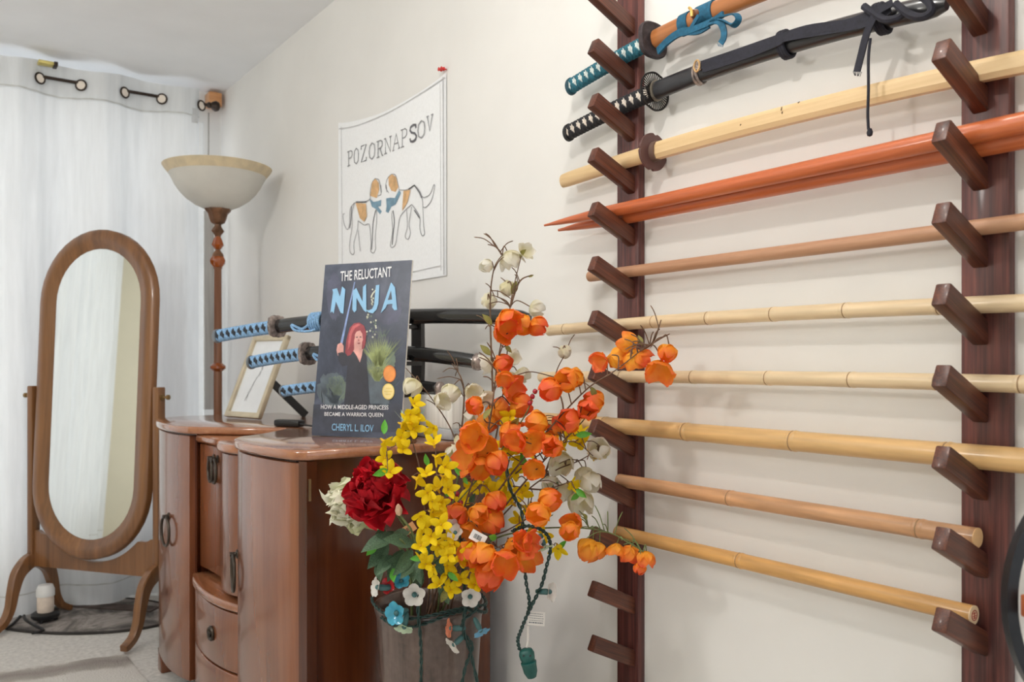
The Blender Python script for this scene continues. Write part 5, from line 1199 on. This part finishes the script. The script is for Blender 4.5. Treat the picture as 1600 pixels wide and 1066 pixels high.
# ------------------------------------------------------------------ peonies
M_pred = mat('peony_red', (176, 20, 34), .6, var=.22, scale=30, transl=.2, spec=.2)
M_pcream = grad_mat('peony_cream', (168, 186, 96), (226, 228, 188), (238, 236, 216), transl=.3)
def peony(t, c, R0_, facing, m, layers, seed):
    g = MB(); r_ = random.Random(seed)
    for (cnt, L_, W_, o0, o1, z_) in layers:
        ph = r_.uniform(0, 6)
        for k in range(cnt):
            h = MB(); petal(h, R0_ * L_ * r_.uniform(.88, 1.1), R0_ * W_ * r_.uniform(.9, 1.15), ph + 2 * pi * k / cnt + r_.uniform(-.15, .15), radians(o0), radians(o1 + r_.uniform(-16, 16)), .35, R0_ * .62, seed + k * 3.1 + z_ * 7, 10, 16, 1.0, pw=.36)
            g.add([p + V((0, 0, z_ * R0_)) for p in h.v], h.f)
    me = g.mesh('peony_blossom', m, 180)
    return inst('peony_blossom', me, t, Matrix.Translation(c) @ frame_to(facing).to_4x4())
LAY = [(7, 1.15, 1.15, 88, 66, -.25), (7, 1.05, 1.15, 72, 40, -.12), (6, 1.0, 1.1, 54, 12, -.05), (6, .95, 1.0, 38, -14, 0), (5, .9, .85, 22, -26, .02), (4, .8, .6, 8, -24, .02)]
pc = P(594, 770, 1.72)
pt_ = thing('peony_stem', 'large crimson red peony on the left side of the bouquet', 'peony', (VX, VY, VZ))
g = MB(); g.tube(spline([V((VX - .03, VY, VZ - .12)), P(655, 880, 1.80), P(625, 810, 1.77), pc + V((.02, .04, -.02))], 8), .0032, 7); part('stem', g, M_twigg, pt_)
peony(pt_, pc + V((.012, .03, -.006)), .066, (CAMP - pc).normalized() * .8 + RT * -.35 + UP * .35, M_pred, LAY, 4.0)
pl = [('d', 647, 850, 600, 848, 1.72), ('d', 645, 860, 613, 894, 1.71), ('d', 647, 880, 628, 905, 1.71), ('d', 618, 835, 572, 866, 1.73), ('d', 612, 868, 590, 899, 1.73), ('d', 592, 878, 596, 908, 1.74), ('b', 614, 888, 618, 910, 1.73), ('d', 640, 828, 612, 846, 1.74), ('d', 600, 825, 584, 856, 1.75), ('d', 650, 870, 645, 908, 1.73),
      ('d', 632, 845, 590, 842, 1.75), ('d', 640, 868, 598, 880, 1.74), ('d', 606, 850, 576, 886, 1.76), ('d', 655, 880, 662, 912, 1.74), ('d', 630, 860, 606, 905, 1.76), ('d', 655, 850, 668, 880, 1.76), ('b', 588, 850, 572, 868, 1.75), ('d', 648, 835, 672, 862, 1.78), ('d', 680, 860, 700, 900, 1.80), ('d', 660, 890, 640, 925, 1.78)]
for lf in pl:
    k, x0, y0, x1, y1, d = lf; a, b_ = PD(x0, y0, d), PD(x1, y1, d - .02); L_ = (b_ - a).length
    z_ = (b_ - a).normalized(); y_ = (CAMP - a).normalized(); x_ = y_.cross(z_).normalized(); y_ = z_.cross(x_)
    inst('leaf', LEAF[k], pt_, Matrix.Translation(a) @ (Matrix((x_, y_, z_)).transposed() @ Matrix.Rotation(rs.uniform(-.7, .7), 3, 'Z')).to_4x4() @ Matrix.Diagonal((L_ * 1.25, L_, L_ * 1.1, 1)))
g = MB(); g.tube(spline([P(650, 880, 1.76), P(640, 865, 1.72), P(628, 845, 1.71), P(610, 838, 1.72)], 5), .0022, 6); g.tube(spline([P(655, 862, 1.72), P(643, 830, 1.70), P(625, 805, 1.70), P(620, 796, 1.70)], 5), .0022, 6); part('leaf_stalk', g, M_twigg, pt_)
g = MB(); g.lathe([(.001, 0), (.006, .006), (.0075, .014), (.005, .024), (.001, .03)], P(624, 806, 1.70), frame_to(V((-.3, -.4, .8))), 12); part('bud', g, mat('bud_pink', (214, 176, 150), .5, var=.2, scale=60), pt_)
cc_ = P(556, 790, 1.80)
ct_ = thing('peony_stem', 'cream and pale green peony half hidden behind the red peony', 'peony', (VX, VY, VZ))
g = MB(); g.tube(spline([V((VX - .04, VY + .01, VZ - .12)), P(640, 890, 1.84), P(600, 830, 1.84), cc_ + V((.02, .04, -.02))], 8), .0032, 7); part('stem', g, M_twigg, ct_)
peony(ct_, cc_ + V((.012, .02, 0)), .062, (CAMP - cc_).normalized() * .6 + RT * -.6 + UP * -.1, M_pcream, LAY, 9.0)
# ------------------------------------------------------------------ berry sprig
bs = thing('berry_sprig', 'small sprig of dark red berries among the orange lanterns', 'berry sprig', (VX, VY, VZ))
M_berry = mat('berry_red', (150, 20, 40), .3, var=.2, coat=.3)
bpx = [(704, 780), (714, 772), (720, 786), (706, 771), (711, 790), (727, 668), (721, 673), (832, 620), (828, 630), (836, 612), (733, 740), (738, 748), (604, 912), (611, 920)]
g = MB(); g.tube(spline([V((VX, VY - .02, VZ - .1)), P(695, 850, 1.78), P(708, 785, 1.73), P(724, 700, 1.72), P(727, 672, 1.72)], 8), .0018, 6)
g.tube(spline([P(702, 800, 1.75), P(770, 720, 1.76), P(820, 650, 1.76), P(832, 615, 1.76)], 8), .0016, 6); g.tube(spline([P(690, 870, 1.79), P(640, 900, 1.78), P(606, 914, 1.76)], 6), .0016, 6); part('stem', g, M_twigg, bs)
gm = MB(); gm.lathe([(0, -.0055), (.003, -.0045), (.0052, -.001), (.005, .002), (.003, .0048), (.0008, .0056), (0, .0062)], (0, 0, 0), None, 12); BER = gm.mesh('berry', M_berry, 60)
for x, y in bpx: inst('berry', BER, bs, Matrix.Translation(P(x, y, 1.74 + rs.uniform(-.01, .01)) if x < 820 and x > 650 else P(x, y, 1.755)))
# paper price tags on the stems
def ptag(name, label, cx, cy, d, w_, h_, ang, col):
    c = P(cx, cy, d); n_ = (CAMP - c).normalized(); u_ = (RT * cos(ang) - UP * sin(ang)).normalized(); v_ = n_.cross(u_).normalized(); u_ = v_.cross(n_)
    R3_ = Matrix((u_, v_, n_)).transposed(); t = thing('price_tag', label, 'tag', c)
    g = MB(); g.box(c, w_, h_, .0012, R3_, bev=.0004); part('tag_card', g, mat(name, col, .5), t)
    g = MB(); r_ = random.Random(3); x = -w_ * .25
    while x < w_ * .25: 
        bw_ = r_.uniform(.0005, .0013); g.box(c + u_ * x + n_ * .0008, bw_, h_ * .45, .0003, R3_); x += bw_ + r_.uniform(.0006, .0012)
    part('barcode', g, M_blk, t)
ptag('tag_white', 'white barcode tag stuck among the orange lanterns above the vase', 747, 840, 1.67, .032, .020, .5, (232, 232, 230))
ptag('tag_orange', 'orange barcode tag half hidden beside the peony leaves', 637, 828, 1.74, .034, .018, -.6, (216, 160, 104))
# ------------------------------------------------------------------ string of flower lights
sl = thing('string_lights', 'dark green string of flower-shaped lights draped over the vase rim with a hanging plug', 'string lights', (VX, VY, VZ))
M_wire = mat('wire_green', (28, 58, 54), .45, var=.1); M_sock = mat('socket_green', (62, 104, 104), .4)
def twisted(pts, nm='wire', r=.0019, off=.0022):
    sp_ = spline([V(p) for p in pts], 10); 
    for s_ in (0, pi):
        g = MB(); q = []
        for k, p in enumerate(sp_):
            tv = (sp_[min(k + 1, len(sp_) - 1)] - sp_[max(k - 1, 0)]).normalized(); a = tv.orthogonal().normalized(); b_ = tv.cross(a)
            a2 = RT - tv * RT.dot(tv); a2 = a2.normalized() if a2.length > .1 else a; b2 = tv.cross(a2)
            q.append(p + (a2 * cos(k * .9 + s_) + b2 * sin(k * .9 + s_)) * off)
        g.tube(q, r, 6); part(nm, g, M_wire, sl, 60)
fr_ = lambda px, py: P(px, py, 1.752)
ringp = [V((VX + .124 * cos(a), VY + .124 * sin(a), VZ + .006 + .008 * sin(3 * a))) for a in [radians(150 + k * 18) for k in range(13)]]
twisted(ringp); twisted([p + V((0, 0, -.012 - .006 * sin(k))) for k, p in enumerate(ringp[2:])])
twisted([P(655, 860, 1.74), P(656, 905, 1.735), P(653, 950, 1.735), P(657, 1000, 1.748), P(658, 1040, 1.756), P(657, 1085, 1.766)])
twisted([P(732, 850, 1.72), P(745, 905, 1.73), P(744, 950, 1.745), P(722, 975, 1.748), P(735, 1020, 1.756), P(750, 1085, 1.772)])
twisted([P(722, 880, 1.72), P(727, 940, 1.735), P(724, 985, 1.75), P(738, 1010, 1.756), P(728, 1040, 1.762), P(718, 1085, 1.77)])
twisted([P(690, 812, 1.70), P(712, 830, 1.70), P(724, 855, 1.71), P(733, 885, 1.72)])
twisted([P(800, 830, 1.72), P(822, 822, 1.70), P(842, 826, 1.69), P(856, 838, 1.69), P(860, 858, 1.69), P(854, 885, 1.69), P(846, 915, 1.69), P(833, 942, 1.69), P(822, 965, 1.69), P(814, 985, 1.69), P(809, 1000, 1.69), P(812, 1016, 1.69)])
twisted([P(815, 845, 1.70), P(819, 880, 1.69), P(822, 910, 1.69), P(827, 940, 1.695), P(825, 958, 1.695)])
twisted([P(789, 700, 1.80), P(796, 760, 1.75), P(815, 800, 1.72), P(816, 845, 1.70)])
def bulbflower(col, seed, L_=.021):
    g = MB()
    for k in range(5): petal(g, L_, L_ * 1.02, 2 * pi * k / 5, radians(50), radians(88), .3, .002, seed + k, 8, 6, 1.1, pw=.5, r0=.002)
    g.lathe([(0, -.002), (.005, -.001), (.005, .004), (.003, .007), (0, .008)], (0, 0, 0), None, 12, mi=1); return g.mesh('light_flower', [col, M_sock], 60)
M_lw = mat('light_white', (232, 228, 222), .4, var=.02, transl=.3); M_lb = mat('light_blue', (76, 176, 206), .2, var=.12, transl=.3, coat=.4); M_lr = mat('light_red', (196, 40, 44), .25, transl=.3, coat=.3); M_lo = mat('light_peach', (226, 140, 108), .3, transl=.3); M_lp = mat('light_paleblue', (120, 178, 208), .3, transl=.3); M_lg = mat('light_palegreen', (206, 226, 196), .3, transl=.3)
BF = {k: bulbflower(m_, i * 1.7) for i, (k, m_) in enumerate((('w', M_lw), ('b', M_lb), ('r', M_lr), ('o', M_lo), ('p', M_lp), ('g', M_lg)))}
gs = MB(); gs.lathe([(0, -.030), (.004, -.029), (.006, -.022), (.0065, -.004), (.004, 0), (0, 0)], (0, 0, 0), None, 12); SOCK = gs.mesh('socket', M_sock, 50)
for k, x, y, d, dirv, s_ in (('w', 592, 918, 1.735, (-.9, -.5, .2), 1.0), ('r', 608, 916, 1.75, (-.3, -.8, .3), .8), ('b', 627, 909, 1.75, (.1, -.8, .6), .85), ('w', 648, 929, 1.735, (-.05, -1, .05), 1.1), ('b', 621, 958, 1.735, (-.5, -.9, .1), 1.15), ('g', 632, 978, 1.74, (-.1, -.6, -.7), .95),
                             ('w', 734, 932, 1.715, (.35, -.95, 0), 1.0), ('o', 707, 982, 1.745, (-.9, -.35, .1), .95), ('w', 711, 1006, 1.745, (-.7, -.5, -.5), .95), ('p', 750, 984, 1.735, (.45, -.5, -.75), .9), ('w', 857, 925, 1.69, (.85, -.5, .1), .95), ('w', 835, 846, 1.68, (.1, -.5, .9), .9), ('g', 850, 852, 1.68, (.3, -.3, -.8), .8), ('w', 712, 833, 1.69, (-.3, -.8, .4), .8), ('w', 705, 822, 1.70, (.4, -.8, .2), .7)):
    c = P(x, y, d); dv = (RT * dirv[0] + FW * dirv[1] + UP * dirv[2]).normalized()
    M_ = Matrix.Translation(c) @ frame_to(dv, rs.uniform(0, 6)).to_4x4() @ Matrix.Diagonal((s_, s_, s_, 1))
    so = inst('socket', SOCK, sl, M_); inst('light_flower', BF[k], sl, M_)
# plug, tag and tie at the end of the hanging loop
pc_ = P(826, 1036, 1.69); ax = (UP * .95 + RT * -.22).normalized(); R3_ = Matrix((RT, ax.cross(RT).normalized() * 1, ax)).transposed()
g = MB(); g.lathe([(0, -.030), (.009, -.029), (.0135, -.018), (.0145, -.004), (.0155, -.001), (.0155, .002), (.012, .003), (.0145, .008), (.0155, .018), (.0125, .026), (.006, .029), (0, .029)], pc_, frame_to(ax), 20); pl_ = part('plug', g, mat('plug_green', (26, 84, 78), .4, var=.05), sl, 50)
g = MB()
for s_ in (-1, 1): g.lathe([(0, 0), (.0019, 0), (.0019, .003), (0, .003)], pc_ + ax * .014 + RT * (.0065 * s_) + (CAMP - pc_).normalized() * .0125, frame_to((CAMP - pc_)), 10)
part('plug_slot', g, M_blk, pl_)
g = MB(); g.tube([P(823, 1012, 1.69), P(825, 1000, 1.69), P(825, 978, 1.69)], .0024, 8); part('tag_tie', g, M_lw, sl)
tc_ = P(838, 967, 1.688); n_ = (CAMP - tc_).normalized(); u_ = (RT + UP * -.08).normalized(); v_ = n_.cross(u_).normalized(); R3_ = Matrix((u_, v_, n_)).transposed()
g = MB(); g.box(tc_, .034, .026, .0012, R3_, bev=.0004); tg = part('warning_tag', g, M_lw, sl)
g = MB(); r_ = random.Random(9)
for row in range(5):
    x = -.014
    while x < .012:
        w_ = r_.uniform(.0015, .004); g.box(tc_ + u_ * (x + w_ / 2) + v_ * (.009 - row * .0042) + n_ * .0008, w_, .0010 if row < 4 else .0024, .0003, R3_); x += w_ + .0008
part('fine_print', g, mat('print_grey', (110, 116, 120), .8), tg)
